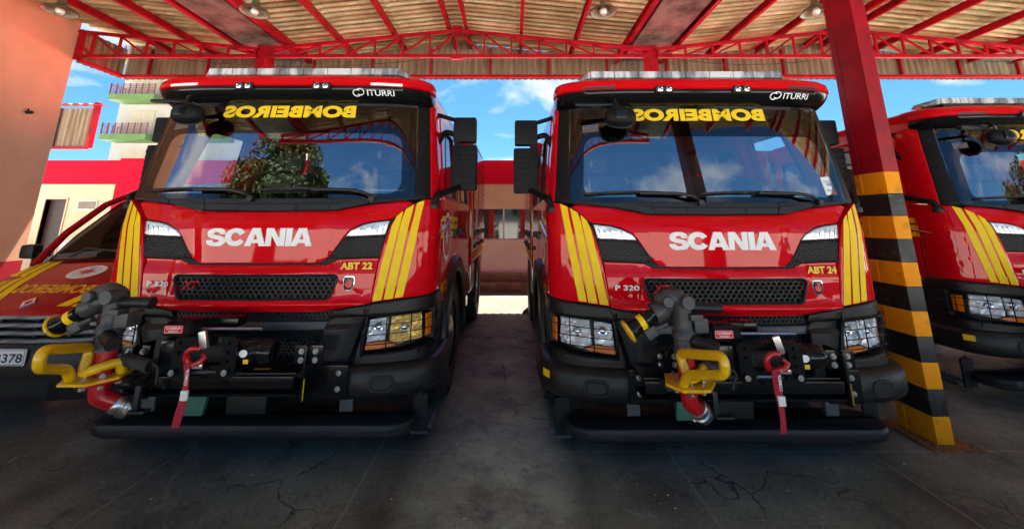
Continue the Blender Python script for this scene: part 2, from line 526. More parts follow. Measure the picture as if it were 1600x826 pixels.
# ------------------------------------------------------------------ the place: ground
def ground_mats():
    m, t, b = new_mat('stained_concrete')
    L = t.links.new
    def n(tp, **k):
        q = t.nodes.new(tp)
        for a, v in k.items(): setattr(q, a, v)
        return q
    def noise_(sc, det=8, rough=0.6, vec=None):
        q = n('ShaderNodeTexNoise')
        q.inputs['Scale'].default_value = sc; q.inputs['Detail'].default_value = det; q.inputs['Roughness'].default_value = rough
        L(vec or pos, q.inputs['Vector'])
        return q.outputs['Fac']
    def ramp(f, p0, c0, p1, c1):
        q = n('ShaderNodeValToRGB')
        q.color_ramp.elements[0].position = p0; q.color_ramp.elements[0].color = (*c0, 1)
        q.color_ramp.elements[1].position = p1; q.color_ramp.elements[1].color = (*c1, 1)
        L(f, q.inputs[0])
        return q.outputs[0]
    def mix(f, a, b_, mode='MIX'):
        q = n('ShaderNodeMix', data_type='RGBA', blend_type=mode)
        for key, v in (('Factor', f), ('A', a), ('B', b_)):
            if isinstance(v, (int, float)): q.inputs[key].default_value = v
            elif isinstance(v, tuple): q.inputs[key].default_value = (*v, 1)
            else: L(v, q.inputs[key])
        return q.outputs['Result']
    def ma(op, a, b_=0.0):
        q = n('ShaderNodeMath', operation=op)
        for i, v in enumerate((a, b_)):
            if isinstance(v, (int, float)): q.inputs[i].default_value = v
            else: L(v, q.inputs[i])
        return q.outputs[0]
    geo = n('ShaderNodeNewGeometry')
    pos = geo.outputs['Position']
    base = ramp(noise_(0.9, 10, 0.65), 0.35, (0.085, 0.100, 0.087), 0.66, (0.29, 0.335, 0.29))
    fine = noise_(38, 5, 0.7)
    col = mix(0.55, base, ramp(fine, 0.3, (0.10, 0.10, 0.10), 0.75, (0.75, 0.75, 0.75)), 'OVERLAY')
    # worn lighter lane between the trucks (driven dust)
    sp = n('ShaderNodeSeparateXYZ'); L(pos, sp.inputs[0])
    lane = ma('SUBTRACT', 1.0, ma('MULTIPLY', ma('ABSOLUTE', ma('SUBTRACT', sp.outputs[0], 0.0)), 1.15))
    lane = ma('MAXIMUM', lane, 0.0)
    lane = ma('MULTIPLY', lane, ramp(noise_(2.1, 9, 0.7), 0.38, (0.1, 0.1, 0.1), 0.62, (1, 1, 1)))
    col = mix(ma('MULTIPLY', lane, 0.85), col, (0.60, 0.76, 0.62))
    # dark oil blots
    blot = ramp(noise_(2.6, 9, 0.8), 0.56, (0, 0, 0), 0.66, (1, 1, 1))
    col = mix(ma('MULTIPLY', blot, 0.6), col, (0.010, 0.010, 0.010))
    # cracks
    dv = n('ShaderNodeVectorMath', operation='ADD')
    nz = n('ShaderNodeTexNoise'); nz.inputs['Scale'].default_value = 3.0; nz.inputs['Detail'].default_value = 6
    L(pos, nz.inputs['Vector'])
    sc_ = n('ShaderNodeVectorMath', operation='SCALE'); sc_.inputs['Scale'].default_value = 0.5
    L(nz.outputs['Color'], sc_.inputs[0])
    L(pos, dv.inputs[0]); L(sc_.outputs[0], dv.inputs[1])
    vo = n('ShaderNodeTexVoronoi', feature='DISTANCE_TO_EDGE'); vo.inputs['Scale'].default_value = 1.25
    L(dv.outputs[0], vo.inputs['Vector'])
    crack = ramp(vo.outputs['Distance'], 0.0, (1, 1, 1), 0.014, (0, 0, 0))
    crack = ma('MULTIPLY', crack, ramp(noise_(0.8, 3), 0.47, (0, 0, 0), 0.56, (1, 1, 1)))
    col = mix(ma('MULTIPLY', crack, 0.92), col, (0.010, 0.010, 0.010))
    # pale patched cracks and scuffs right of the lane
    v3 = n('ShaderNodeTexVoronoi', feature='DISTANCE_TO_EDGE'); v3.inputs['Scale'].default_value = 0.6
    d3 = n('ShaderNodeVectorMath', operation='ADD'); d3.inputs[1].default_value = (3.7, 1.9, 0)
    L(dv.outputs[0], d3.inputs[0]); L(d3.outputs[0], v3.inputs['Vector'])
    pale = ma('MULTIPLY', ramp(v3.outputs['Distance'], 0.0, (1, 1, 1), 0.016, (0, 0, 0)), ramp(noise_(7.0, 6, 0.7), 0.42, (0, 0, 0), 0.6, (1, 1, 1)))
    col = mix(ma('MULTIPLY', ma('MULTIPLY', pale, fine), 0.75), col, (0.45, 0.48, 0.44))
    scuff = ramp(noise_(5.5, 10, 0.85), 0.60, (0, 0, 0), 0.70, (1, 1, 1))
    col = mix(ma('MULTIPLY', scuff, 0.6), col, (0.45, 0.48, 0.44))
    grime = ramp(noise_(9.0, 10, 0.8), 0.58, (0, 0, 0), 0.65, (1, 1, 1))
    col = mix(ma('MULTIPLY', grime, 0.7), col, (0.022, 0.022, 0.021))
    # grit: coarse grain over everything, and soft dark tyre tracks in front of the trucks
    grit = ramp(noise_(150, 3, 0.8), 0.36, (0.50, 0.50, 0.50), 0.66, (1.6, 1.6, 1.6))
    col = mix(0.85, col, grit, 'MULTIPLY')
    for tx in (-2.95, -0.78, 0.45, 2.6):
        tr = ma('MAXIMUM', ma('SUBTRACT', 1.0, ma('MULTIPLY', ma('ABSOLUTE', ma('SUBTRACT', ma('ADD', sp.outputs[0], ma('MULTIPLY', noise_(0.7, 2), 0.25)), tx + 0.12)), 6.0)), 0.0)
        col = mix(ma('MULTIPLY', ma('MULTIPLY', tr, noise_(6.0, 7, 0.8)), 0.9), col, (0.020, 0.020, 0.020))
    # slab joints along the depth, crooked
    wob = ma('MULTIPLY', ma('SUBTRACT', noise_(3.5, 5), 0.5), 0.05)
    xx = ma('ADD', sp.outputs[0], wob)
    jt = None
    for jx in (-2.42, -0.98, 1.15, 2.6, 4.1):
        d_ = ma('LESS_THAN', ma('ABSOLUTE', ma('SUBTRACT', xx, jx)), 0.006)
        jt = d_ if jt is None else ma('MAXIMUM', jt, d_)
    yy = ma('ADD', sp.outputs[1], wob)
    for jy in (3.22, 5.4):
        d_ = ma('LESS_THAN', ma('ABSOLUTE', ma('SUBTRACT', yy, jy)), 0.006)
        d_ = ma('MULTIPLY', d_, ma('GREATER_THAN', sp.outputs[0], -0.9))
        jt = ma('MAXIMUM', jt, d_)
    col = mix(ma('MULTIPLY', jt, ma('ADD', 0.25, ma('MULTIPLY', fine, 0.8))), col, (0.36, 0.37, 0.34))
    # paint flecks and grit
    v2 = n('ShaderNodeTexVoronoi'); v2.inputs['Scale'].default_value = 26; v2.inputs['Randomness'].default_value = 1
    L(pos, v2.inputs['Vector'])
    sp2 = n('ShaderNodeSeparateColor'); L(v2.outputs['Color'], sp2.inputs[0])
    fl = ma('MULTIPLY', ma('LESS_THAN', v2.outputs['Distance'], ma('MULTIPLY', sp2.outputs[1], 0.22)), ma('GREATER_THAN', sp2.outputs[0], 0.955))
    col = mix(ma('MULTIPLY', fl, 0.95), col, (0.8, 0.8, 0.78))
    L(col, b.inputs['Base Color'])
    rg = n('ShaderNodeMapRange'); rg.inputs['From Min'].default_value = 0.3; rg.inputs['From Max'].default_value = 0.7
    rg.inputs['To Min'].default_value = 0.34; rg.inputs['To Max'].default_value = 0.72
    L(noise_(1.7, 8, 0.7), rg.inputs[0]); L(rg.outputs[0], b.inputs['Roughness'])
    bp = n('ShaderNodeBump'); bp.inputs['Strength'].default_value = 0.55; bp.inputs['Distance'].default_value = 0.006
    h = ma('SUBTRACT', fine, ma('MULTIPLY', crack, 1.5))
    L(h, bp.inputs['Height']); L(bp.outputs[0], b.inputs['Normal'])
    M['floor'] = m
    # sunlit yard paving: irregular pale stones
    m, t, b = new_mat('yard_paving')
    L = t.links.new
    geo = n('ShaderNodeNewGeometry'); pos = geo.outputs['Position']
    vo = n('ShaderNodeTexVoronoi', feature='DISTANCE_TO_EDGE'); vo.inputs['Scale'].default_value = 2.4; L(pos, vo.inputs['Vector'])
    vc = n('ShaderNodeTexVoronoi'); vc.inputs['Scale'].default_value = 2.4; L(pos, vc.inputs['Vector'])
    sp3 = n('ShaderNodeSeparateColor'); L(vc.outputs['Color'], sp3.inputs[0])
    stone = ramp(sp3.outputs[0], 0.0, (0.046, 0.042, 0.028), 1.0, (0.085, 0.078, 0.053))
    stone = mix(0.5, stone, ramp(noise_(14, 6, 0.7), 0.3, (0.2, 0.2, 0.2), 0.7, (0.7, 0.7, 0.7)), 'OVERLAY')
    jn = ramp(vo.outputs['Distance'], 0.0, (1, 1, 1), 0.035, (0, 0, 0))
    L(mix(ma('MULTIPLY', jn, 0.8), stone, (0.05, 0.042, 0.03)), b.inputs['Base Color'])
    b.inputs['Roughness'].default_value = 0.85
    M['yard'] = m
ground_mats()
M['earth'] = pmat('street_ground', (0.62, 0.60, 0.55), 0.9, var=0.2, scale=0.8, coord='Object')

def sheet(name, x0, x1, y0, y1, z, mat):
    bm = BM()
    bm.faces.new([bm.verts.new(p) for p in ((x0, y0, z), (x1, y0, z), (x1, y1, z), (x0, y1, z))])
    return tag(obj(name, bm, mat, smooth=False), kind='structure')
sheet('ground', -400, 400, -400, 400, -0.008, M['earth'])
sheet('yard_paving', -16, 16, 7.42, 10.4, -0.004, M['yard'])
sheet('garage_floor', -11.5, 17, -2.9, 7.45, 0.0, M['floor'])

# ------------------------------------------------------------------ shed
VAL = (-5.7, 3.2, 12.1)              # valley lines
RIDGE = (-10.15, -1.25, 7.65, 16.55)
ZV, ZR = 5.70, 6.17            # roof height at valley and ridge
Y0R, Y1R = -2.75, 9.22
def roof_z(x):
    for r in RIDGE:
        if abs(x - r) <= 4.4501:
            return ZR - (ZR - ZV) * abs(x - r) / 4.45
    return ZV
def roof_mat():
    m, t, b = new_mat('fibre_cement_sheet')
    L = t.links.new
    tcn = t.nodes.new('ShaderNodeTexCoord')
    def nz(sc, vec):
        q = t.nodes.new('ShaderNodeTexNoise'); q.inputs['Scale'].default_value = sc; q.inputs['Detail'].default_value = 8; q.inputs['Roughness'].default_value = 0.65
        L(vec, q.inputs['Vector']); return q.outputs['Fac']
    mp = t.nodes.new('ShaderNodeMapping'); mp.inputs['Scale'].default_value = (1.2, 0.7, 1); L(tcn.outputs['Object'], mp.inputs[0])
    r1 = t.nodes.new('ShaderNodeValToRGB')
    e = r1.color_ramp.elements
    e[0].position = 0.30; e[0].color = (0.52, 0.46, 0.24, 1)
    e[1].position = 0.72; e[1].color = (0.92, 0.88, 0.56, 1)
    L(nz(2.2, mp.outputs[0]), r1.inputs[0])
    r2 = t.nodes.new('ShaderNodeValToRGB')
    r2.color_ramp.elements[0].position = 0.36; r2.color_ramp.elements[0].color = (0.72, 0.68, 0.60, 1)
    r2.color_ramp.elements[1].position = 0.58; r2.color_ramp.elements[1].color = (1, 1, 1, 1)
    L(nz(0.8, tcn.outputs['Object']), r2.inputs[0])
    mx = t.nodes.new('ShaderNodeMix'); mx.data_type = 'RGBA'; mx.blend_type = 'MULTIPLY'; mx.inputs['Factor'].default_value = 0.75
    L(r1.outputs[0], mx.inputs['A']); L(r2.outputs[0], mx.inputs['B'])
    # grime streaks at the furrow pitch that also paint in the furrows' shading, broken up along their length
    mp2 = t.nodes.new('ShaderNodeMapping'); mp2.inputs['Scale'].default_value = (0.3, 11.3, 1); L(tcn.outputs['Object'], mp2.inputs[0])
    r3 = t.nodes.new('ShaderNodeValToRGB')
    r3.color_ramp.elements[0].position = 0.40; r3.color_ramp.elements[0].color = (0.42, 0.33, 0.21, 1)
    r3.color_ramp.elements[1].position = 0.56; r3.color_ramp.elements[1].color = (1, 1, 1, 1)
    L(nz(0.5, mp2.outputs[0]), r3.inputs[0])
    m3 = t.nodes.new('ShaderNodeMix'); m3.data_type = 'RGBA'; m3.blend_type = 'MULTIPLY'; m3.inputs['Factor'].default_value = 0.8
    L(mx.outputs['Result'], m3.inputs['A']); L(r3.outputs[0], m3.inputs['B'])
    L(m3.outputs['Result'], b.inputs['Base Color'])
    b.inputs['Roughness'].default_value = 0.85
    return m
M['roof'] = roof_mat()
M['clad'] = pmat('weathered_cladding', (0.36, 0.27, 0.17), 0.85, col2=(0.13, 0.09, 0.06), scale=2.0, stretch=(5, 5, 0.4), lo=0.3, hi=0.7)
M['gutter'] = pmat('stained_concrete_gutter', (0.30, 0.32, 0.27), 0.9, col2=(0.070, 0.075, 0.065), scale=2.2, lo=0.35, hi=0.62, bump=0.3, bscale=20)

def corrugated_slope(xa, xb, label):
    bm = BM()
    per = 0.177
    xs = [xa + (xb - xa) * i / 9 for i in range(10)]
    ny = int((Y1R - Y0R) / per * 8)
    rows = []
    step = 1.55
    for x in xs:
        row = []
        for j in range(ny + 1):
            y = Y0R + (Y1R - Y0R) * j / ny
            row.append(bm.verts.new((x, y, roof_z(min(max(x, xa + 1e-4), xb - 1e-4) if False else x) + 0.042 * math.sin(2 * PI * y / per))))
        rows.append(row)
    for i in range(len(xs) - 1):
        for j in range(ny):
            bm.faces.new((rows[i][j], rows[i + 1][j], rows[i + 1][j + 1], rows[i][j + 1]))
    # lapped lower edges of each sheet course (a step one can see from below)
    n_c = 3
    for c_ in range(1, n_c):
        x = xa + (xb - xa) * c_ / n_c
        d_ = 0.10 if roof_z(x + 0.1) > roof_z(x) else -0.10
        prev = None
        for j in range(ny + 1):
            y = Y0R + (Y1R - Y0R) * j / ny
            zz = 0.042 * math.sin(2 * PI * y / per)
            a = bm.verts.new((x, y, roof_z(x) + zz - 0.022)); b_ = bm.verts.new((x + d_, y, roof_z(x + d_) + zz - 0.004))
            c2 = bm.verts.new((x, y, roof_z(x) + zz - 0.002))
            if prev:
                bm.faces.new((prev[0], a, b_, prev[1])); bm.faces.new((prev[2], c2, a, prev[0]))
            prev = (a, b_, c2)
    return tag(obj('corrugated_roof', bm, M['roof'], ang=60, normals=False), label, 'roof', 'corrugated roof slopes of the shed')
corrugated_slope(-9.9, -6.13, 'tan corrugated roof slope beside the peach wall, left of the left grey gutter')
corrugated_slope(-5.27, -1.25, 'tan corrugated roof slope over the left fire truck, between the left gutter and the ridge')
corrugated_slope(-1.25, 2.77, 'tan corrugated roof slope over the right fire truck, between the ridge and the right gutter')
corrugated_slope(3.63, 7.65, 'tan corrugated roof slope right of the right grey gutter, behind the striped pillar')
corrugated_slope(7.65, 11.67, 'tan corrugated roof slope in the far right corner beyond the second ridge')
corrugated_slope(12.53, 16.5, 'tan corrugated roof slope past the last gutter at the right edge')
for vx, lab in ((VAL[0], 'stained grey gutter trough under the roof above the left fire truck'), (VAL[1], 'stained grey gutter trough under the roof above the right fire truck'), (VAL[2], 'stained grey gutter trough at the right edge behind the rightmost truck')):
    bm = BM()
    box(bm, vx - 0.40, vx + 0.40, Y0R, Y1R - 0.2, ZV - 0.12, ZV - 0.05)
    for s_ in (-1, 1):
        box(bm, vx + s_ * 0.42 - 0.02, vx + s_ * 0.42 + 0.02, Y0R, Y1R - 0.2, ZV - 0.119, ZV + 0.16)
    tag(obj('roof_gutter', bm, M['gutter'], smooth=False), lab, 'gutter', 'valley gutters of the shed')

def channel(bm, p0, p1, w_, h_):
    """C-section steel between two points"""
    p0, p1 = Vector(p0), Vector(p1)
    d_ = (p1 - p0); l = d_.length
    q = d_.to_track_quat('X', 'Z').to_matrix().to_4x4()
    m_ = Matrix.Translation(p0) @ q
    box(bm, 0, l, -w_ / 2, -w_ / 2 + 0.006, -h_ / 2, h_ / 2, 0, m_)
    box(bm, 0, l, -w_ / 2 + 0.0062, w_ / 2, h_ / 2 - 0.006, h_ / 2, 0, m_)
    box(bm, 0, l, -w_ / 2 + 0.0062, w_ / 2, -h_ / 2, -h_ / 2 + 0.006, 0, m_)
def beam(name, p0, p1, w_, h_, mat, parent=None, bev=0.004):
    bm = BM()
    p0, p1 = Vector(p0), Vector(p1)
    d_ = (p1 - p0)
    up = 'Y' if abs(d_.normalized().z) > 0.9 else 'Z'
    m_ = Matrix.Translation(p0) @ d_.to_track_quat('X', up).to_matrix().to_4x4()
    box(bm, 0, d_.length, -w_ / 2, w_ / 2, -h_ / 2, h_ / 2, bev, m_)
    return obj(name, bm, mat, parent, ang=30)

# purlins (run in depth)
pw = 0
purl = []
for r in RIDGE:
    for dx in (-3.88, -2.72, -1.46, -0.2, 0.2, 1.46, 2.72, 3.88):
        x = r + dx
        if -9.7 < x < 14:
            purl.append((x, dx))
def purl_label(x, dx):
    a = abs(dx); sd_ = 'left' if dx < 0 else 'right'
    z_ = 'by the peach wall' if x < -5.7 else 'over the central trucks' if x < 3.2 else 'beyond the striped pillar' if x < 12.1 else 'at the right edge'
    if a < 0.5: return 'red ridge purlin, ' + sd_ + ' one of the close pair ' + z_
    if a < 2: return 'red purlin next ' + sd_ + ' of the ridge pair ' + z_
    if a < 3: return 'red purlin midway down the ' + sd_ + ' roof slope ' + z_
    return 'thick red purlin at the gutter edge of the ' + sd_ + ' slope ' + z_
for x, dx in purl:
    bm = BM()
    big = abs(dx) > 3
    channel(bm, (x, Y0R + 0.05, roof_z(x) - (0.13 if not big else 0.12)), (x, Y1R - 0.08, roof_z(x) - (0.13 if not big else 0.12)), 0.065 if not big else 0.09, 0.15 if not big else 0.17)
    tag(obj('roof_purlin', bm, M['steel_red'], smooth=False), purl_label(x, dx), 'purlin', 'red steel purlins under the shed roof')

def truss(x0, x1, rx, y, label):
    t = empty('roof_truss', ((x0 + x1) / 2, y, 5.29))
    tag(t, label, 'truss', 'red lattice trusses under the shed roof')
    def P(x, z): return (x - (x0 + x1) / 2, 0, z - 5.29)
    def top(x): return roof_z(x) - 0.25
    beam('bottom_chord', P(x0, 5.29), P(x1, 5.29), 0.07, 0.075, M['steel_red'], t)
    for a, b_ in ((x0, rx), (rx, x1)):
        if b_ - a > 0.3:
            beam('top_chord', P(a, top(a)), P(b_, top(b_)), 0.068, 0.07, M['steel_red'], t)
    xs = []
    x = rx
    sp_ = 0.62
    n0 = int((rx - x0) / sp_); n1 = int((x1 - rx) / sp_)
    xs = [rx + k * sp_ for k in range(-n0, n1 + 1)]
    for i, x in enumerate(xs):
        if top(x) - 5.29 > 0.08 and x > x0 + 0.03 and x < x1 - 0.03:
            beam('strut', P(x, 5.327), P(x, top(x) - 0.03), 0.04, 0.045, M['steel_red'], t)
        if i < len(xs) - 1:
            a, b_ = x, xs[i + 1]
            if (x + 0.3 < rx): A, B = (a, 5.32), (b_, top(b_) - 0.03)
            else: A, B = (a, top(a) - 0.03), (b_, 5.32)
            if min(top(a), top(b_)) - 5.29 > 0.1:
                beam('diagonal_brace', P(*A), P(*B), 0.034, 0.04, M['steel_red'], t)
    if x0 < rx - 1 and x1 > rx + 1:
        bm = BM(); box(bm, rx - (x0 + x1) / 2 - 0.13, rx - (x0 + x1) / 2 + 0.13, -0.05, 0.05, -0.07, -0.0385, 0.003)
        box(bm, rx - (x0 + x1) / 2 - 0.10, rx - (x0 + x1) / 2 + 0.10, -0.05, 0.05, top(rx) - 5.29 + 0.036, top(rx) - 5.29 + 0.10, 0.003)
        obj('gusset_plate', bm, M['steel_red'], t)
    else:
        beam('end_post', P(x0 + 0.04, 5.2), P(x0 + 0.04, top(x0) + 0.04), 0.09, 0.09, M['steel_red'], t)
    return t
truss(-9.86, -5.76, -10.15, 8.1, 'red lattice truss fixed to the peach wall at the rear left of the shed')
truss(-5.64, 3.14, -1.25, 8.1, 'red lattice truss spanning behind both central fire trucks under the ridge')
truss(3.26, 12.04, 7.65, 8.1, 'red lattice truss at the rear right, passing behind the striped pillar')
truss(-5.64, 3.14, -1.25, -2.4, 'red lattice truss at the front edge of the shed, mirrored in the windshields')

# rear fascia of corrugated sheets
YF = 9.12
def fascia(x0, x1, label):
    t = empty('corrugated_fascia', ((x0 + x1) / 2, YF, 5.2))
    tag(t, label, 'cladding', 'corrugated fascia bays at the rear of the shed')
    cx = (x0 + x1) / 2
    bm = BM(); per = 0.15; n_ = int((x1 - x0) / per * 6); pr = None
    for i in range(n_ + 1):
        x = x0 + (x1 - x0) * i / n_
        yy = 0.022 * math.sin(2 * PI * x / per)
        zt = roof_z(x) - 0.012 - (0.035 if int(x * 1.1) % 5 == 0 else 0)
        a = bm.verts.new((x - cx, yy + 0.06, -0.06)); b_ = bm.verts.new((x - cx, yy + 0.06, max(0.02, zt - 5.2)))
        if pr: bm.faces.new((pr[0], a, b_, pr[1]))
        pr = (a, b_)
    obj('corrugated_sheet', bm, M['clad'], t, ang=60)
    beam('bottom_rail', (x0 - cx, -0.02, 0.0), (x1 - cx, -0.02, 0.0), 0.06, 0.075, M['steel_red'], t)
    x = x0 + 0.7
    while x < x1:
        zt = roof_z(x) - 0.14
        if zt > 5.28: beam('stud', (x - cx, -0.005, 0.04), (x - cx, -0.005, zt - 5.2), 0.05, 0.06, M['steel_red'], t)
        x += 1.48
fascia(-9.86, VAL[0], 'brown corrugated fascia with red rail at the rear left, next to the peach wall')
fascia(VAL[0], VAL[1], 'brown corrugated fascia with red rail behind the two central trucks')
fascia(VAL[1], 16.5, 'brown corrugated fascia with red rail at the rear right behind the pillar')

t = empty('corrugated_fascia', (-9.80, 8.6, 5.2)); tag(t, 'short brown corrugated side cladding with red rail next to the peach wall corner', 'cladding', 'corrugated fascia bays at the rear of the shed')
bm = BM(); pr = None
for i in range(50):
    y = -0.5 + 1.0 * i / 49; xx = 0.02 * math.sin(2 * PI * y / 0.15)
    a = bm.verts.new((xx, y, -0.06)); b_ = bm.verts.new((xx, y, 0.72))
    if pr: bm.faces.new((pr[0], a, b_, pr[1]))
    pr = (a, b_)
obj('corrugated_sheet', bm, M['clad'], t, ang=60)
beam('bottom_rail', (0.05, -0.5, 0.0), (0.05, 0.48, 0.0), 0.06, 0.075, M['steel_red'], t)

# pillars
def pillar(x, y, ztop, label, striped, name='steel_pillar', wx=0.13, wy=0.30, mat=None):
    t = empty(name, (x, y, 0))
    tag(t, label, 'pillar')
    # two rolled channels welded lip to lip, seam recessed
    def seg(nm, z0, z1, mat):
        bm = BM()
        box(bm, -wx / 2, wx / 2, -wy / 2, wy / 2, z0, z1, 0.006)
        for s_ in (-1, 1):
            box(bm, s_ * (wx / 2 + 0.0015) - 0.002, s_ * (wx / 2 + 0.0015) + 0.002, wy / 2 - 0.075, wy / 2 - 0.06, z0 + 0.004, z1 - 0.004)
        return obj(nm, bm, mat, t, ang=30)
    if striped:
        z = 0.02
        n_ = 8
        h_ = 1.96 / n_
        cols = [M['stripe_amber'], M['stripe_black']]
        # nine bands from the floor up, amber first and last
        nb = 11; hb = 2.055 / nb
        for k in range(nb):
            seg('painted_band', 0.012 + k * hb, 0.012 + (k + 1) * hb - 0.0005, cols[k % 2])
        seg('shaft', 0.012 + nb * hb, ztop, M['steel_red'])
        bm = BM(); box(bm, -0.17, 0.20, -0.23, 0.23, 0.0, 0.012, 0.002)
        for sx_ in (-0.12, 0.15):
            for sy_ in (-0.19, 0.19):
                cyl(bm, (sx_, sy_, 0.012), (sx_, sy_, 0.035), 0.016, 6)
        obj('base_plate', bm, M['stripe_rust'], t)
    else:
        seg('shaft', 0, ztop, mat or M['steel_red'])
    return t
M['stripe_amber'] = pmat('hazard_amber', (0.95, 0.34, 0.006), 0.5, spec=0.15, col2=(0.50, 0.19, 0.012), scale=7, lo=0.27, hi=0.44, bump=0.15, bscale=40)
M['stripe_black'] = pmat('hazard_black', (0.014, 0.014, 0.014), 0.45, var=0.4, scale=9, bump=0.15, bscale=40, col2=(0.075, 0.068, 0.058), lo=0.30, hi=0.44)
M['stripe_rust'] = pmat('rusty_plate', (0.30, 0.14, 0.03), 0.7, col2=(0.10, 0.06, 0.03), scale=15)
pillar(3.255, 3.43, ZV - 0.13, 'red steel pillar with amber and black hazard bands, right of the second truck', True)
pillar(VAL[0], 8.3, ZV - 0.13, 'plain red steel pillar behind the left fire truck, under the left gutter', False, wx=0.2, wy=0.36)
pillar(VAL[1], 8.3, ZV - 0.13, 'plain red steel pillar behind the right fire truck, under the right gutter', False, wx=0.2, wy=0.36)
pillar(3.30, -0.72, ZV - 0.13, 'plain dark red steel pillar at the open front, mirrored in the right windshield', False, wx=0.22, wy=0.3, mat=M['steel_dark'])

# pendant lamps
M['enamel'] = pmat('olive_enamel', (0.12, 0.10, 0.05), 0.4, var=0.4, scale=14)
M['enamel_in'] = pmat('white_enamel', (0.62, 0.55, 0.42), 0.35, col2=(0.2, 0.15, 0.09), scale=12, lo=0.3, hi=0.55)
M['bulb'] = pmat('bulb_glass', (0.85, 0.84, 0.80), 0.15, coat=0.5, var=0.05)
def pendant(x, y, z, label, tilt=0.0):
    t = empty('pendant_lamp', (x, y, z)); tag(t, label, 'lamp', 'bell lamps hanging under the roof')
    bm = BM(); lathe(bm, [(0.03, 0.20), (0.05, 0.17), (0.06, 0.10), (0.10, 0.07), (0.17, 0.03), (0.205, -0.01), (0.21, -0.03), (0.20, -0.03)], 28); obj('lamp_shade', bm, M['enamel'], t)
    bm = BM(); lathe(bm, [(0.199, -0.028), (0.165, 0.022), (0.095, 0.06), (0.055, 0.09), (0, 0.09)], 28); obj('reflector', bm, M['enamel_in'], t, normals=False)
    bm = BM(); lathe(bm, [(0, -0.07), (0.035, -0.06), (0.058, -0.02), (0.05, 0.03), (0.03, 0.085)], 20); obj('bulb', bm, M['bulb'], t)
    bm = BM(); tube(bm, [(0, 0, 0.19), (0, 0, roof_z(x) - z - 0.02)], 0.008, 8); lathe(bm, [(0.0, 0.26), (0.03, 0.25), (0.035, 0.19), (0, 0.185)], 16); obj('stem', bm, M['enamel'], t)
pendant(-7.06, 5.46, 4.87, 'bell shaped pendant lamp nearest the peach wall')
pendant(-4.02, 5.46, 4.86, 'bell shaped pendant lamp above the left truck, beside the left gutter')
pendant(1.43, 5.46, 4.86, 'bell shaped pendant lamp above the gap, left of the right gutter')
pendant(4.75, 5.46, 4.86, 'bell shaped pendant lamp partly hidden behind the top of the striped pillar')
# sagging cables
def cable(p0, p1, sag, label):
    bm = BM(); p0, p1 = Vector(p0), Vector(p1)
    tube(bm, [p0.lerp(p1, k / 20) - Vector((0, 0, sag * (1 - (2 * k / 20 - 1) ** 2))) for k in range(21)], 0.008, 6)
    tag(obj('cable', bm, M['rubber']), label, 'cable')
cable((-7.6, 8.2, 5.27), (-1.5, 8.2, 5.33), 0.22, 'thin dark cable sagging below the truss above the left truck')
cable((3.4, 8.2, 5.33), (7.4, 8.2, 5.33), 0.2, 'thin dark cable sagging below the truss behind the striped pillar')

# peach side wall
M['peach'] = pmat('peach_plaster', (0.84, 0.44, 0.28), 0.85, spec=0.2, var=0.16, scale=0.9, bump=0.5, bscale=150)
M['skirt_red'] = pmat('red_wall_paint', (0.55, 0.012, 0.035), 0.6, var=0.12, scale=2)
t = empty('side_wall', (-9.9, 4, 0)); tag(t, 'peach plastered side wall of the shed with red foot band', 'wall')
bm = BM(); box(bm, -0.25, 0.0, -5.2, 4.1, 0.88, 6.6); obj('plaster', bm, M['peach'], t, smooth=False)
bm = BM(); box(bm, -0.25, 0.003, -5.2, 4.1, 0.0, 0.88); obj('foot_band', bm, M['skirt_red'], t, smooth=False)
bm = BM(); cyl(bm, (0, 3.55, 3.82), (0.10, 3.55, 3.82), 0.035, 12); cyl(bm, (0.02, 3.55, 3.82), (0.02, 3.55, 3.9), 0.012, 8); obj('wall_spout', bm, M['dark'], t)

# ------------------------------------------------------------------ station building across the yard
M['beige'] = pmat('beige_plaster', (0.82, 0.70, 0.47), 0.85, var=0.14, scale=1.6, bump=0.3, bscale=120)
M['pink'] = pmat('pink_plaster', (0.92, 0.82, 0.84), 0.85, var=0.12, scale=1.6, bump=0.3, bscale=120)
M['parapet'] = pmat('red_parapet', (0.78, 0.006, 0.036), 0.75, spec=0.1, var=0.10, scale=1.2)
M['step'] = pmat('clay_steps', (0.26, 0.15, 0.09), 0.85, col2=(0.15, 0.09, 0.06), scale=5)
M['frame'] = pmat('white_frame', (0.75, 0.75, 0.73), 0.45, var=0.1)
M['pane'] = pmat('dark_pane', (0.03, 0.035, 0.04), 0.06, coat=0.6, var=0.3, scale=1.3)
M['wood_dark'] = pmat('dark_door', (0.06, 0.03, 0.03), 0.5, var=0.3)
YB = 10.35
t = empty('station_building', (0, YB, 0)); tag(t, 'low beige station building with wide red parapet across the yard', 'building')
# openings cut by building the wall in pieces
def wallpiece(bm, x0, x1, z0, z1, y1=0.25): box(bm, x0, x1, 0, y1, z0, z1)
bm = BM()
wallpiece(bm, -20, -12.42, 0.35, 2.62); wallpiece(bm, -11.86, -1.75, 1.17, 2.62)
wallpiece(bm, -12.42, -11.86, 2.22, 2.62)
wallpiece(bm, -1.75, 1.0, 2.0, 2.62); wallpiece(bm, 1.0, 22, 1.17, 2.62)
obj('upper_wall', bm, M['beige'], t, smooth=False)
bm = BM()
wallpiece(bm, -11.86, 22, 0.35, 1.17, 0.252)
obj('lower_wall', bm, M['pink'], t, smooth=False)
bm = BM(); box(bm, -20, 22, -0.06, 5.0, 2.62, 3.26); obj('parapet', bm, M['parapet'], t, smooth=False)
bm = BM(); box(bm, -10.5, -9.6, -0.16, -0.062, 0.35, 3.30); obj('pilaster', bm, M['parapet'], t, smooth=False)
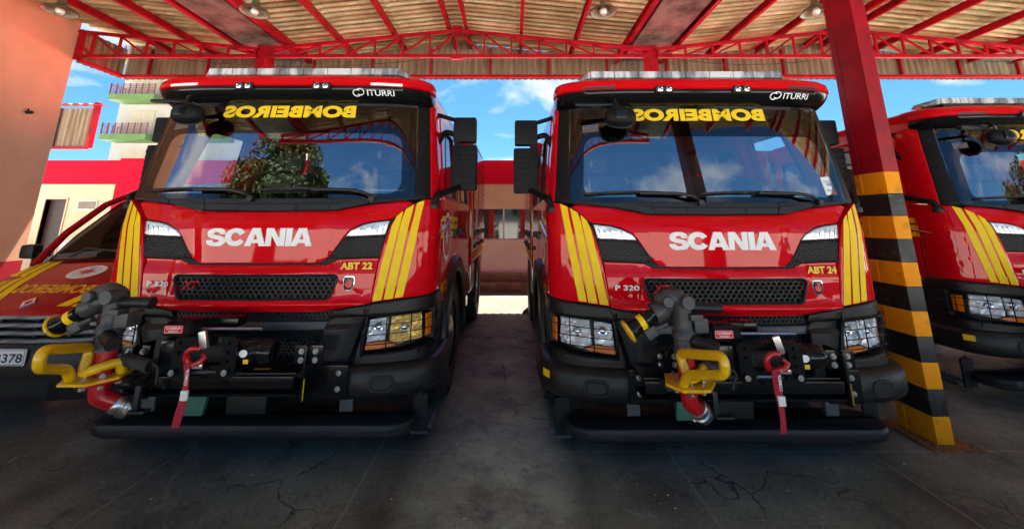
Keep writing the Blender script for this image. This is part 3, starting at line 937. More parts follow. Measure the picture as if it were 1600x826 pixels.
bm = BM(); box(bm, -20, 22, -0.62, -0.3, 0.0, 0.17, 0.01); box(bm, -20, 22, -0.302, 0.26, 0.0, 0.345, 0.01); obj('step', bm, M['step'], t, smooth=False)
# main window
fr = BM()
for x in (-1.75, -0.83, -0.22, 0.38, 1.0):
    box(fr, x - 0.022, x + 0.022, 0.03, 0.09, 1.17, 2.0)
box(fr, -1.75, 1.0, 0.032, 0.088, 1.17, 1.205); box(fr, -1.75, 1.0, 0.032, 0.088, 1.965, 2.0)
wn = obj('window', fr, M['frame'], t, smooth=False)
bm = BM(); box(bm, -1.74, 0.99, 0.055, 0.062, 1.2, 1.97); obj('pane', bm, M['pane'], wn, smooth=False)
bm = BM(); box(bm, -1.82, 1.07, -0.05, 0.03, 1.13, 1.168, 0.004); obj('sill', bm, M['pink'], wn, smooth=False)
# left door and vent window
bm = BM(); box(bm, -12.42, -11.86, 0.10, 0.14, 0.35, 2.22); dr = obj('door', bm, M['wood_dark'], t, smooth=False)
bm = BM(); box(bm, -12.46, -12.42, -0.02, 0.1, 0.35, 2.26); box(bm, -11.86, -11.82, -0.02, 0.1, 0.35, 2.26); box(bm, -12.46, -11.82, -0.021, 0.1, 2.22, 2.26); obj('door_frame', bm, M['beige'], dr, smooth=False)
bm = BM(); box(bm, -11.55, -11.02, -0.02, 0.0, 1.93, 2.2, 0.004); wv = obj('vent_window', bm, M['frame'], t, smooth=False)
bm = BM(); box(bm, -11.51, -11.06, -0.028, -0.019, 1.97, 2.16); obj('pane', bm, pmat('vent_pane', (0.30, 0.24, 0.15), 0.3, var=0.3), wv, smooth=False)

# raised shelter on the station roof
t = empty('roof_shelter', (-12.45, 10.6, 3.66)); tag(t, 'brown corrugated roof shelter with red corner post and wavy tile top behind the peach wall', 'shelter')
bm = BM(); pr = None
for i in range(60):
    x = -1.2 + 1.7 * i / 59; yy = 0.02 * math.sin(x * 45)
    a = bm.verts.new((x, yy, 0.0)); b_ = bm.verts.new((x, yy, 1.15))
    if pr: bm.faces.new((pr[0], a, b_, pr[1]))
    pr = (a, b_)
obj('corrugated_panel', bm, M['clad'], t, ang=60)
bm = BM(); box(bm, 0.50, 0.60, -0.06, 0.06, -0.0, 1.32, 0.004); box(bm, -1.15, -1.05, 0.03, 0.13, -0.45, 0.0); obj('corner_post', bm, M['steel_red'], t)
bm = BM(); box(bm, -1.2, 0.5, -0.05, 0.05, -0.03, 0.03, 0.004); obj('bottom_rail', bm, M['steel_red'], t)
bm = BM(); grid = []
for i in range(50):
    x = -1.3 + 1.93 * i / 49
    grid.append([bm.verts.new((x, -0.2 + 0.4 * j / 3, 1.2 + 0.05 * abs(math.sin(x * 11)) + 0.02 * j)) for j in range(4)])
for i in range(49):
    for j in range(3): bm.faces.new((grid[i][j], grid[i + 1][j], grid[i + 1][j + 1], grid[i][j + 1]))
obj('tile_roof', bm, M['step'], t)
bm = BM(); box(bm, -0.5, -0.42, -0.045, -0.022, 0.03, 1.15); obj('batten', bm, M['wood_dark'], t, smooth=False)

# apartment block
M['apt'] = pmat('pale_render', (0.36, 0.355, 0.33), 0.85, var=0.16, scale=0.6)
M['apt_green'] = pmat('green_slab_edge', (0.085, 0.17, 0.045), 0.7, var=0.2, scale=2)
M['rail'] = pmat('railing_maroon', (0.14, 0.015, 0.035), 0.5, var=0.2)
t = empty('apartment_block', (-25.2, 28, 0)); tag(t, 'pale apartment block with green balcony edges and maroon railings beyond the station', 'building')
bm = BM(); box(bm, -4.6, 7.5, 0, 9, 0, 19); obj('wall', bm, M['apt'], t, smooth=False)
for fl in range(1, 6):
    zf = 1.36 + 2.98 * fl
    for bx in (-4.2, 1.2):
        bm = BM(); box(bm, bx, bx + 3.3, -1.3, -0.003, zf, zf + 0.42)
        bl = obj('balcony', bm, M['apt_green'], t, smooth=False)
        bm = BM()
        for k in range(6): box(bm, bx, bx + 3.3, -1.29, -1.25, zf + 0.50 + k * 0.13, zf + 0.53 + k * 0.13)
        for k in range(8): box(bm, bx + k * 0.465, bx + k * 0.465 + 0.035, -1.295, -1.245, zf + 0.42, zf + 1.25)
        for k in range(4): box(bm, bx + 0.001, bx + 0.035, -1.25 + k * 0.35, -1.215 + k * 0.35, zf + 0.42, zf + 1.25)
        for k in range(6): box(bm, bx + 0.004, bx + 0.03, -1.25, 0, zf + 0.50 + k * 0.13, zf + 0.53 + k * 0.13)
        obj('railing', bm, M['rail'], bl, smooth=False)
        bm = BM(); box(bm, bx + 0.6, bx + 2.4, -0.03, -0.002, zf + 0.42, zf + 2.5); obj('balcony_door', bm, pmat('door_beige', (0.40, 0.36, 0.26), 0.5, var=0.2) if 'bd' not in M else M['bd'], t, smooth=False)

# tree across the street behind the viewer (mirrored in the windshields)
M['leaf'] = pmat('leaf_green', (0.050, 0.078, 0.018), 0.7, spec=0.15, col2=(0.018, 0.032, 0.008), scale=0.9, lo=0.38, hi=0.62)
M['bark'] = pmat('bark', (0.10, 0.07, 0.05), 0.9, var=0.4, scale=8, bump=0.5, bscale=30)
def tree(x, y, h_, rad, label, seed, n_leaf=9000):
    rnd = random.Random(seed)
    t = empty('street_tree', (x, y, 0)); tag(t, label, 'tree')
    bm = BM()
    tube(bm, [(0, 0, 0), (0.1, 0, h_ * 0.25), (0.0, 0.1, h_ * 0.5), (0.1, 0, h_ * 0.8)], 0.3, 12, True, [0.34, 0.26, 0.18, 0.05])
    lumps = []
    for k in range(46):
        a = rnd.uniform(0, 2 * PI); q = rnd.random() ** 0.5 * rad * 0.85; zz = h_ * rnd.uniform(0.24, 0.92)
        q *= math.sqrt(max(0.12, 1 - ((zz / h_ - 0.5) / 0.5) ** 2))
        c_ = Vector((math.cos(a) * q, math.sin(a) * q, zz))
        lumps.append((c_, rnd.uniform(0.55, 1.15)))
        if k % 2 == 0: tube(bm, [(0, 0, h_ * rnd.uniform(0.28, 0.5)), (c_.x * 0.5, c_.y * 0.5, c_.z * 0.85), c_], 0.06, 6, True, [0.09, 0.05, 0.015])
    obj('trunk', bm, M['bark'], t)
    bm = BM()
    for _ in range(n_leaf):
        c_, r_ = rnd.choice(lumps)
        v = Vector((rnd.gauss(0, 1), rnd.gauss(0, 1), rnd.gauss(0, 1))).normalized() * r_ * rnd.random() ** 0.4
        p = c_ + Vector((v.x, v.y, v.z * 0.8))
        nrm = Vector((rnd.gauss(0, 1), rnd.gauss(0, 1), rnd.gauss(0.6, 1))).normalized()
        a = nrm.orthogonal().normalized(); b_ = nrm.cross(a)
        s_ = rnd.uniform(0.05, 0.10)
        bm.faces.new([bm.verts.new(p + q) for q in (a * s_, b_ * s_ * 0.6, -a * s_, -b_ * s_ * 0.6)])
    obj('crown', bm, M['leaf'], t, smooth=False, normals=False)
tree(-8.35, -7.6, 7.9, 2.35, 'leafy green street tree mirrored in the windshield of the left truck', 5, 60000)
tree(17.0, -5.5, 6.6, 2.6, 'smaller leafy street tree mirrored in the windshield of the rightmost truck', 9, 20000)

# ------------------------------------------------------------------ fire truck
def smst(t):
    t = max(0.0, min(1.0, t)); return t * t * (3 - 2 * t)
def hood_off(s, z):
    a = abs(s)
    c_ = 0.50 + 0.06 * (z - 1.35) / 0.36
    o_ = 0.002 + 0.026 * smst((c_ - a) / 0.13)
    o_ -= 0.040 * smst((z - 1.60) / 0.16) * (0.55 + 0.45 * smst((c_ - a) / 0.13))
    return o_
def band_off(s, z):
    o_ = 0.020
    o_ += 0.022 * smst((1.10 - z) / 0.04)
    o_ -= 0.030 * smst((1.055 - z) / 0.04)
    o_ -= 0.020 * smst((z - 1.28) / 0.05) * 0.8
    if abs(s) > 0.60: o_ -= 0.012 * smst((abs(s) - 0.60) / 0.05)
    return o_
def vpanel(name, poly, mat, parent, fn, inset=0.006, back=0.03, holes=(), step=0.035):
    bm = flat(poly, holes, step, inset, None, back)
    to3(bm, lambda s, z, o_: cabmap(s, z, o_ + fn(s, z)))
    return obj(name, bm, mat, parent, ang=35)
def sweep(name, prof, s0, s1, mat, parent, n=40, caps=True, fn=cabmap):
    """closed profile [(off, z)] swept along the cab outline"""
    bm = BM(); rings = []
    for i in range(n + 1):
        s = s0 + (s1 - s0) * i / n
        rings.append([bm.verts.new(Vector(fn(s, z, o_))) for o_, z in prof])
    m_ = len(prof)
    for i in range(n):
        for k in range(m_):
            bm.faces.new((rings[i][k], rings[i][(k + 1) % m_], rings[i + 1][(k + 1) % m_], rings[i + 1][k]))
    if caps:
        bm.faces.new(rings[0][::-1]); bm.faces.new(rings[-1])
    return obj(name, bm, mat, parent, ang=35)
def both(f):
    for sg in (1, -1): f(sg)
def sg_poly(poly, sg):
    return poly if sg > 0 else mirror(poly)
sYs = lambda y: SC + y - CD                    # positive side arc length for a depth y

HOOD = [(0, 1.703), (0.526, 1.709), (0.581, 1.726), (0.749, 1.755), (1.028, 1.791), (1.078, 1.775), (1.010, 1.712), (0.945, 1.662), (0.921, 1.650), (0.80, 1.636), (0.725, 1.618), (0.64, 1.572), (0.603, 1.528), (0.508, 1.379), (0.455, 1.347), (0.40, 1.338), (0, 1.338)]
BAND = [(0, 1.322), (0.50, 1.325), (0.577, 1.363), (0.862, 1.370), (0.824, 1.060), (0.60, 1.022), (0.45, 1.008), (0, 1.005)]
XT = [(0, 1.252), (0.560, 1.256), (0.582, 1.245), (0.588, 1.225), (0.546, 1.108), (0.520, 1.088), (0, 1.084)]
VENT = [(0.600, 1.508), (0.893, 1.528), (0.874, 1.380), (0.588, 1.366), (0.505, 1.385)]
DRL = [(0.612, 1.526), (0.645, 1.566), (0.73, 1.606), (0.80, 1.624), (0.918, 1.638), (0.896, 1.542), (0.87, 1.535)]
def sym(half):
    return half[:-1] + [half[-1]] + [(-x, z) for x, z in half[::-1] if abs(x) > 1e-6] if True else None

def catmull(P, n=5):
    o_ = []
    for i in range(len(P) - 1):
        p0 = P[max(0, i - 1)]; p1 = P[i]; p2 = P[i + 1]; p3 = P[min(len(P) - 1, i + 2)]
        for k in range(n):
            t_ = k / n
            o_.append(tuple(0.5 * (2 * p1[q] + (p2[q] - p0[q]) * t_ + (2 * p0[q] - 5 * p1[q] + 4 * p2[q] - p3[q]) * t_ ** 2 + (3 * p1[q] - p0[q] - 3 * p2[q] + p3[q]) * t_ ** 3) for q in (0, 1)))
    o_.append(P[-1]); return o_
def maker_glyphs(wid, hei):
    """heavy extended capitals; every glyph = [outer, hole ...] centred on the word"""
    def ribbon(P, wx, wy):
        a, b_ = [], []
        for i, p in enumerate(P):
            q0, q1 = P[max(0, i - 1)], P[min(len(P) - 1, i + 1)]
            dx, dy = q1[0] - q0[0], q1[1] - q0[1]; l = math.hypot(dx, dy)
            nx, ny = -dy / l * wx, dx / l * wy
            a.append((p[0] + nx, p[1] + ny)); b_.append((p[0] - nx, p[1] - ny))
        return a + b_[::-1]
    S_ = [(1.10, 0.66), (1.08, 0.80), (0.98, 0.92), (0.80, 0.985), (0.57, 1.0), (0.33, 0.985), (0.15, 0.92), (0.04, 0.82), (0.02, 0.70), (0.05, 0.58), (0.15, 0.48), (0.34, 0.42), (0.62, 0.37), (0.74, 0.34), (0.77, 0.29), (0.73, 0.24), (0.58, 0.215), (0.44, 0.235), (0.38, 0.28), (0.36, 0.345), (0.0, 0.345), (0.02, 0.19), (0.14, 0.07), (0.33, 0.012), (0.57, 0.0), (0.83, 0.015), (1.02, 0.08), (1.12, 0.18), (1.14, 0.30), (1.10, 0.42), (0.99, 0.51), (0.80, 0.57), (0.52, 0.625), (0.41, 0.66), (0.385, 0.71), (0.42, 0.76), (0.55, 0.785), (0.67, 0.77), (0.735, 0.725), (0.745, 0.66)]
    arc = [(0.60 + 0.44 * math.cos(R(a)), 0.5 + 0.365 * math.sin(R(a))) for a in range(28, 333, 8)]
    C_ = ribbon(arc, 0.185, 0.135)
    A_ = [[(0, 0), (0.40, 1.0), (0.86, 1.0), (1.26, 0), (0.88, 0), (0.815, 0.17), (0.43, 0.17), (0.365, 0)], [(0.51, 0.37), (0.735, 0.37), (0.6225, 0.70)]]
    N_ = [[(0, 0), (0, 1), (0.42, 1), (0.80, 0.42), (0.80, 1), (1.13, 1), (1.13, 0), (0.73, 0), (0.33, 0.60), (0.33, 0)]]
    I_ = [[(0, 0), (0, 1), (0.36, 1), (0.36, 0)]]
    seq = [('S', [S_], 1.17, -0.06), ('C', [C_], 1.16, -0.02), ('A', A_, 1.26, -0.02), ('N', N_, 1.13, 0.05), ('I', I_, 0.36, -0.04), ('A', A_, 1.26, 0)]
    x = 0; res = []
    for ch, g, w_, gap in seq:
        res.append((ch, x, g)); x += w_ + gap
    sc = wid / x
    return [(ch, x0, [[((px + x0 - x / 2) * sc, (pz - 0.5) * hei) for px, pz in lp] for lp in g]) for ch, x0, g in res]
def build_truck():
    T = empty('fire_truck')
    # ---- body shell: sides with window openings, back wall, roof
    yB = 2.75
    def side(sg):
        s0, s1 = s_of_x(1.09), sYs(yB)
        # corner panel with door skin, from the seam at the front to the door's rear edge
        seam = [(0.829, 1.066), (0.867, 1.355), (0.892, 1.477), (0.938, 1.620), (0.996, 1.688), (1.086, 1.765), (1.142, 1.800)]
        cp = sx(seam) + [(sYs(0.42), 1.83), (sYs(0.40), 1.10)] + [(s_of_x(1.215), 1.098), (s_of_x(1.051), 1.088)]
        panel('corner_panel', sg_poly(cp, sg), M['red'], T, off=0.012, inset=0.007, back=0.04, step=0.045)
        arch = [(sYs(1.30 + 0.74 * math.cos(R(a))), 0.53 + 0.74 * math.sin(R(a))) for a in range(178, 91, -8)]
        arch2 = [(sYs(1.30 + 0.74 * math.cos(R(a))), 0.53 + 0.74 * math.sin(R(a))) for a in range(86, 0, -8)]
        door = [(sYs(0.425), 1.82), (sYs(0.425), 1.0), (sYs(0.57), 0.93)] + arch[1:] + [(sYs(1.42), 1.268), (sYs(1.42), 1.82)]
        win = [(sYs(0.56), 1.86), (sYs(1.22), 1.86), (sYs(1.22), 2.52), (sYs(0.78), 2.52), (sYs(0.70), 2.49)]
        door = [(sYs(0.425), 2.62), (sYs(0.425), 1.0), (sYs(0.57), 0.93)] + arch[1:] + [(sYs(1.42), 1.262), (sYs(1.42), 2.62)]
        d_ = panel('door', sg_poly(door, sg), M['red'], T, off=0.010, inset=0.006, back=0.03, holes=[sg_poly(win, sg)], step=0.12)
        win2 = [(sYs(1.66), 1.86), (sYs(2.36), 1.86), (sYs(2.36), 2.52), (sYs(1.66), 2.52)]
        door2 = [(sYs(1.432), 2.62), (sYs(1.432), 1.255)] + arch2[1:] + [(sYs(2.04), 0.55), (sYs(2.55), 0.55), (sYs(2.55), 2.62)]
        e_ = panel('rear_door', sg_poly(door2, sg), M['red'], T, off=0.010, inset=0.006, back=0.03, holes=[sg_poly(win2, sg)], step=0.12)
        for dd, wv, nm in ((d_, win, 'a'), (e_, win2, 'b')):
            bm = flat(sg_poly(wv, sg), (), 0.15, 0, None, None)
            to3(bm, lambda s, z, o_: cabmap(s, z, -0.004)); obj('side_window', bm, M['sideglass'] if nm == 'a' else M['pane'], dd)
            # rubber seal round the opening
            bm = BM(); pts = [cabmap(s * sg, z, 0.006) for s, z in wv]
            tube(bm, pts + [pts[0]], 0.014, 8, False); obj('window_seal', bm, M['plastic'], dd)
        # chrome sill line, mouldings and handles
        bm = BM(); tube(bm, [cabmap(sg * sYs(y), 1.838, 0.014) for y in (0.44, 0.8, 1.1, 1.40)], 0.014, 8); obj('sill_trim', bm, M['chrome'], d_)
        bm = BM(); tube(bm, [cabmap(sg * sYs(y), z, 0.022) for y, z in ((0.16, 1.50), (0.35, 1.545), (0.7, 1.61), (1.0, 1.66))], 0.010, 8, True, [0.003, 0.010, 0.011, 0.004]); obj('body_moulding', bm, M['chrome'], d_)
        bm = BM(); box(bm, -0.11, 0.11, -0.02, 0.02, -0.035, 0.035, 0.01, Matrix.Translation(Vector(cabmap(sg * sYs(1.22), 1.52, 0.028))) @ Matrix.Rotation(PI / 2, 4, 'Z')); obj('handle', bm, M['plastic'], d_)
        bm = BM(); box(bm, -0.10, 0.10, -0.02, 0.02, -0.03, 0.03, 0.01, Matrix.Translation(Vector(cabmap(sg * sYs(1.60), 1.52, 0.028))) @ Matrix.Rotation(PI / 2, 4, 'Z')); obj('handle', bm, M['plastic'], e_)
        # side stripes
        for zc in (1.657, 1.585, 1.515):
            bm = flat(sg_poly([(sYs(0.30), zc - 0.024), (sYs(0.42), zc - 0.024), (sYs(0.42), zc + 0.024), (sYs(0.30), zc + 0.024)], sg), (), 0.06)
            to3(bm, lambda s, z, o_: cabmap(s, z, 0.0155)); obj('side_stripe', bm, M['yellow'], T)
            bm = flat(sg_poly([(sYs(0.43), zc - 0.024), (sYs(1.41), zc - 0.024), (sYs(1.41), zc + 0.024), (sYs(0.43), zc + 0.024)], sg), (), 0.06)
            to3(bm, lambda s, z, o_: cabmap(s, z, 0.0155)); obj('side_stripe', bm, M['yellow'], d_)
        # round service emblem: white ring, inner disc, star figure
        ec = sg * sYs(0.70)
        bm = BM()
        ro = ellipse(ec, 1.50, 0.215, 0.215, 40); ri = ellipse(ec, 1.50, 0.175, 0.175, 40)
        vo = [bm.verts.new((a, b, 0)) for a, b in ro]; vi = [bm.verts.new((a, b, 0)) for a, b in ri]
        for k in range(40): bm.faces.new((vo[k], vo[(k + 1) % 40], vi[(k + 1) % 40], vi[k]))
        for k in range(8):
            a0 = k * PI / 4
            q = [(ec + 0.13 * math.cos(a0), 1.50 + 0.13 * math.sin(a0)), (ec + 0.035 * math.cos(a0 + 0.5), 1.50 + 0.035 * math.sin(a0 + 0.5)), (ec, 1.50), (ec + 0.035 * math.cos(a0 - 0.5), 1.50 + 0.035 * math.sin(a0 - 0.5))]
            bm.faces.new([bm.verts.new((a, b, 0)) for a, b in q])
        to3(bm, lambda s, z, o_: cabmap(s, z, 0.020)); em = obj('emblem', bm, M['white_txt'], d_, smooth=False)
        bm = flat(ellipse(ec, 1.50, 0.172, 0.172, 36)); to3(bm, lambda s, z, o_: cabmap(s, z, 0.0175)); obj('emblem_field', bm, M['badge_red'], d_, smooth=False)
        # black pillar and door frame ahead of the window
        ap = [(s_of_x(1.075), 1.795), (s_of_x(1.19), 1.815), (s_of_x(1.195), 2.645), (s_of_x(1.10), 2.66)]
        rp = [(s_of_x(1.192), 1.815), (sYs(0.42), 1.835), (sYs(0.42), 2.63), (s_of_x(1.197), 2.645)]
        panel('cab_pillar', sg_poly(rp, sg), M['red'], T, off=0.005, inset=0.004, back=0.05, step=0.05)
        panel('windshield_pillar', sg_poly(ap, sg), M['plastic_dark'], T, off=0.003, inset=0.004, back=0.06, step=0.05)
        # diagonal reflective stripes
        ST = [[(1.008, 1.712), (0.967, 1.672), (0.940, 1.60), (0.888, 1.333), (0.840, 1.072), (0.900, 1.080), (0.962, 1.442), (0.997, 1.62)],
              [(1.080, 1.764), (1.028, 1.728), (1.008, 1.657), (0.916, 1.083), (0.977, 1.089), (1.048, 1.554)],
              [(1.145, 1.797), (1.098, 1.774), (1.087, 1.681), (0.989, 1.092), (1.043, 1.097), (1.105, 1.473)]]
        for p in ST:
            bm = flat(sg_poly(sx(p), sg), (), 0.035)
            to3(bm, lambda s, z, o_: cabmap(s, z, 0.0205 + 0.0012 * noise.noise(Vector((s * 9, z * 6, 3.3))))); obj('reflective_stripe', bm, M['yellow'], T)
        # wheel arch
        bm = BM(); rings = []
        for a in range(-8, 189, 7):
            ca, sa = math.cos(R(a)), math.sin(R(a))
            ring = []
            for rr, xx in ((0.62, 0.90), (0.74, 0.90), (0.755, 1.235), (0.735, 1.285), (0.66, 1.295), (0.60, 1.27)):
                ring.append(bm.verts.new((sg * xx, 1.30 - rr * ca, 0.53 + rr * sa)))
            rings.append(ring)
        for i in range(len(rings) - 1):
            for k in range(6): bm.faces.new((rings[i][k], rings[i][(k + 1) % 6], rings[i + 1][(k + 1) % 6], rings[i + 1][k]))
        bm.faces.new(rings[0]); bm.faces.new(rings[-1][::-1])
        obj('wheel_arch', bm, M['plastic'], T)
        # red side sill sticker, number on the door
        bm = flat(sg_poly([(sYs(0.215), 1.29), (sYs(0.32), 1.29), (sYs(0.32), 1.39), (sYs(0.215), 1.39)], sg), (), 0.05)
        to3(bm, lambda s, z, o_: cabmap(s, z, 0.0155)); obj('sticker', bm, M['lime'], T, smooth=False)
    both(side)
    bm = BM(); box(bm, -1.2, 1.2, yB - 0.03, yB, 1.05, 2.72); obj('cab_rear_wall', bm, M['red'], T)
    # roof cap
    bm = BM(); rings = []
    def ring(w_, y0, y1, z, n_=4.0, d_=0.30):
        pts = []
        for k in range(-30, 31):
            t_ = k / 30 * PI / 2
            pts.append((w_ * math.copysign(abs(math.sin(t_)) ** (2 / n_), t_), y0 + d_ * (1 - math.cos(t_) ** (2 / n_)) if abs(k) < 30 else y0 + d_, z))
        pts.append((w_, y1, z)); pts.insert(0, (-w_, y1, z))
        return [bm.verts.new(p) for p in pts]
    for w_, y0, z in ((1.145, 0.17, 2.60), (1.14, 0.16, 2.71), (1.13, 0.16, 2.79), (1.09, 0.20, 2.832), (0.98, 0.30, 2.852), (0.5, 0.7, 2.868)):
        rings.append(ring(w_, y0, yB - (0 if z < 2.83 else 0.1 if z < 2.86 else 0.5), z))
    for i in range(len(rings) - 1):
        n_ = len(rings[i])
        for k in range(n_): bm.faces.new((rings[i][k], rings[i][(k + 1) % n_], rings[i + 1][(k + 1) % n_], rings[i + 1][k]))
    bm.faces.new(rings[-1])
    # roof skin above the window line at the sides
    obj('roof', bm, M['red'], T, ang=50)
    # sun visor: red top lip and glossy black lower part
    bm = BM(); rings = []
    def vring(w_, y0, z, d_=0.34):
        return [bm.verts.new((w_ * math.copysign(abs(math.sin(k / 36 * PI / 2)) ** 0.5, k), y0 + d_ * (1 - math.cos(k / 36 * PI / 2) ** 0.5) if abs(k) < 36 else y0 + d_, z)) for k in range(-36, 37)]
    for w_, y0, z in ((1.11, 0.20, 2.834), (1.135, 0.12, 2.826), (1.155, 0.055, 2.806), (1.165, 0.022, 2.775), (1.168, 0.012, 2.735), (1.165, 0.010, 2.715), (1.15, 0.03, 2.705)):
        rings.append(vring(w_, y0, z))
    for i in range(len(rings) - 1):
        for k in range(72): bm.faces.new((rings[i][k], rings[i][k + 1], rings[i + 1][k + 1], rings[i + 1][k]))
    vz = obj('visor', bm, M['red'], T, ang=50)
    bm = BM(); rings = []
    for w_, y0, z in ((1.155, 0.022, 2.7065), (1.16, 0.018, 2.698), (1.155, 0.028, 2.67), (1.145, 0.055, 2.635), (1.13, 0.10, 2.605), (1.115, 0.145, 2.59), (1.10, 0.19, 2.60)):
        rings.append(vring(w_, y0, z))
    for i in range(len(rings) - 1):
        for k in range(72): bm.faces.new((rings[i][k], rings[i][k + 1], rings[i + 1][k + 1], rings[i + 1][k]))
    obj('visor_lip', bm, M['gloss_black'], vz, ang=50)
    def vpt(x, z, off):
        y0 = lerp_tab(z, [2.59, 2.605, 2.635, 2.67, 2.698, 2.74, 2.80], [0.145, 0.10, 0.055, 0.028, 0.018, 0.012, 0.025]); w_ = 1.155
        return (x, y0 + 0.34 * (1 - (1 - min(1, abs(x) / w_) ** 4) ** 0.25) - off, z)
    for x in (-0.312, 0.312):
        bm = BM(); px, py, pz = vpt(x, 2.703, 0)
        box(bm, px - 0.072, px + 0.072, py - 0.02, py + 0.02, 2.674, 2.732, 0.012); lp = obj('visor_lamp', bm, M['plastic'], vz)
        for dx in (-0.035, 0.035):
            bm = BM(); lathe(bm, [(0.021, 0), (0.024, 0.004), (0.018, 0.006), (0.010, -0.002), (0, 0.003)], 16, axis_mtx((px + dx, py - 0.0205, 2.703), (0, -1, 0))); obj('lamp_lens', bm, M['chrome'], lp)
    for sg in (-1, 1):
        bm = flat(rrect(0.70, 0.95, 2.712, 2.732, 0.006) if sg > 0 else rrect(-0.95, -0.70, 2.712, 2.732, 0.006), (), 0.05, 0, None, 0.01)
        to3(bm, lambda x, z, o_: vpt(x, z, o_ + 0.008)); obj('marker_lamp', bm, M['white_txt'], vz)
    # maker mark on the visor: twin loop emblem and lettering
    bm = BM()
    for q, ph in ((-0.013, 0), (0.013, PI)):
        pts = [(0.60 + q + 0.030 * math.cos(ph + a * PI / 12) , 2.657 + 0.022 * math.sin(ph + a * PI / 12) + q * 0.3) for a in range(3, 23)]
        tube(bm, [vpt(x, z, 0.006) for x, z in pts], 0.0045, 6)
    obj('visor_emblem', bm, M['white_txt'], vz)
    bm = text_bm('ITURRI', 0.215, 0.040, bold=0.012); move(bm, 0.775, 2.656); grid_cut(bm, 0.03, 1)
    to3(bm, lambda x, z, o_: vpt(x, z, 0.005)); obj('visor_lettering', bm, M['white_txt'], vz, smooth=False)
    # roof light bar
    bm = BM()
    secs = [(-0.88, 0.02), (-0.82, 0.05), (-0.27, 0.05), (0.27, 0.05), (0.82, 0.05), (0.88, 0.02)]
    box(bm, -0.80, 0.80, 0.30, 0.52, 2.845, 2.90, 0.004)
    lb = obj('light_bar', bm, M['plastic'], T)
    for k in range(8):
        x0 = -0.84 + k * 0.21
        bm = BM(); box(bm, x0 + 0.002, x0 + 0.208, 0.27, 0.55, 2.90, 2.962, 0.014)
        obj('light_module', bm, M['lightbar'], lb)
    for sg in (-1, 1):
        bm = BM()
        pr = [(0.842, 0.28, 2.90), (0.842, 0.54, 2.90), (0.842, 0.54, 2.96), (0.842, 0.28, 2.96)]
        a = [bm.verts.new((sg * x, y, z)) for x, y, z in pr]
        b_ = [bm.verts.new((sg * x, y, z)) for x, y, z in ((0.95, 0.36, 2.885), (0.95, 0.5, 2.885), (0.91, 0.5, 2.94), (0.91, 0.36, 2.94))]
        for k in range(4): bm.faces.new((a[k], a[(k + 1) % 4], b_[(k + 1) % 4], b_[k]))
        bm.faces.new(a); bm.faces.new(b_)
        obj('end_cap', bm, M['lightbar'], lb, ang=20)
    # ---- windshield
    wp = [(s_of_x(1.09) * k, z) for k, z in ((-1, 1.80), (1, 1.80))] + [(s_of_x(1.11), 2.68), (-s_of_x(1.11), 2.68)]
    bm = flat(wp, (), 0.05); to3(bm, lambda s, z, o_: cabmap(s, z, 0.006)); ws = obj('windshield', bm, M['windshield'], T)
    fo = [(s_of_x(1.085), 1.798), (s_of_x(1.105), 2.682), (-s_of_x(1.105), 2.682), (-s_of_x(1.085), 1.798)]
    fi = rrect(-1.045, 1.045, 1.845, 2.60, 0.10, 6)
    bm = flat(fo, [fi], 0.06); to3(bm, lambda s, z, o_: cabmap(s, z, 0.004)); obj('windshield_border', bm, M['gloss_black'], ws)
    bm = flat([(s_of_x(1.08), 1.802), (s_of_x(1.10), 2.67), (-s_of_x(1.10), 2.67), (-s_of_x(1.08), 1.802)], [rrect(-0.985, 0.985, 1.845, 2.335, 0.10, 6)], 0.06); to3(bm, lambda s, z, o_: cabmap(s, z, 0.009)); obj('added_dimming_film', bm, M['dimfilm'], ws)  # dark film added to dim the mirrored shed roof and side wall
    wrap_text('windshield_lettering', 'BOMBEIROS', 0.005, 2.522, 1.155, 0.108, M['yellow_txt'], ws, 0.012, bold=0.058, mir=True, spacing=1.06)
    # cowl under the glass with slats
    CW_ = [(0, 1.805), (0.753, 1.806), (0.95, 1.812), (1.085, 1.815), (1.05, 1.796), (0.743, 1.764), (0.585, 1.732), (0.525, 1.716), (0, 1.710)]
    cw = panel('cowl', sx(sym(CW_)), M['plastic_mid'], T, off=0.022, inset=0.006, back=0.06)
    bm = BM()
    for a, b_ in (((-0.48, 1.765), (0.48, 1.765)), ((0.48, 1.765), (0.60, 1.785)), ((-0.48, 1.765), (-0.60, 1.785)), ((0.46, 1.72), (0.49, 1.80)), ((-0.46, 1.72), (-0.49, 1.80)), ((0.75, 1.77), (0.77, 1.80)), ((-0.75, 1.77), (-0.77, 1.80)), ((0.22, 1.715), (0.22, 1.763)), ((-0.22, 1.715), (-0.22, 1.763))):
        tube(bm, [cabmap(s_of_x(a[0] + (b_[0] - a[0]) * k / 8), a[1] + (b_[1] - a[1]) * k / 8, 0.0285) for k in range(9)], 0.005, 6)
    obj('cowl_seam', bm, M['dark'], cw)
    # wipers
    for px, bx0, bx1 in ((-0.12, -0.98, -0.22), (0.78, -0.10, 0.66)):
        bm = BM()
        tube(bm, smooth_path([cabmap(s_of_x(px), 1.815, 0.03), cabmap(s_of_x(px - 0.05), 1.845, 0.075), cabmap(s_of_x(px - 0.16), 1.868, 0.06), cabmap(s_of_x(px - 0.45), 1.872, 0.05)], 0.04), 0.013, 8, True)
        cyl(bm, cabmap(s_of_x(px), 1.80, 0.02), cabmap(s_of_x(px), 1.80, 0.07), 0.022, 14)
        wi = obj('wiper', bm, M['plastic'], T)
        bm = BM(); n_ = 14
        tube(bm, [cabmap(s_of_x(bx0 + (bx1 - bx0) * k / n_), 1.868 + 0.014 * math.sin(k / n_ * PI), 0.022 + 0.014) for k in range(n_ + 1)], 0.009, 6); obj('wiper_blade', bm, M['rubber'], wi)
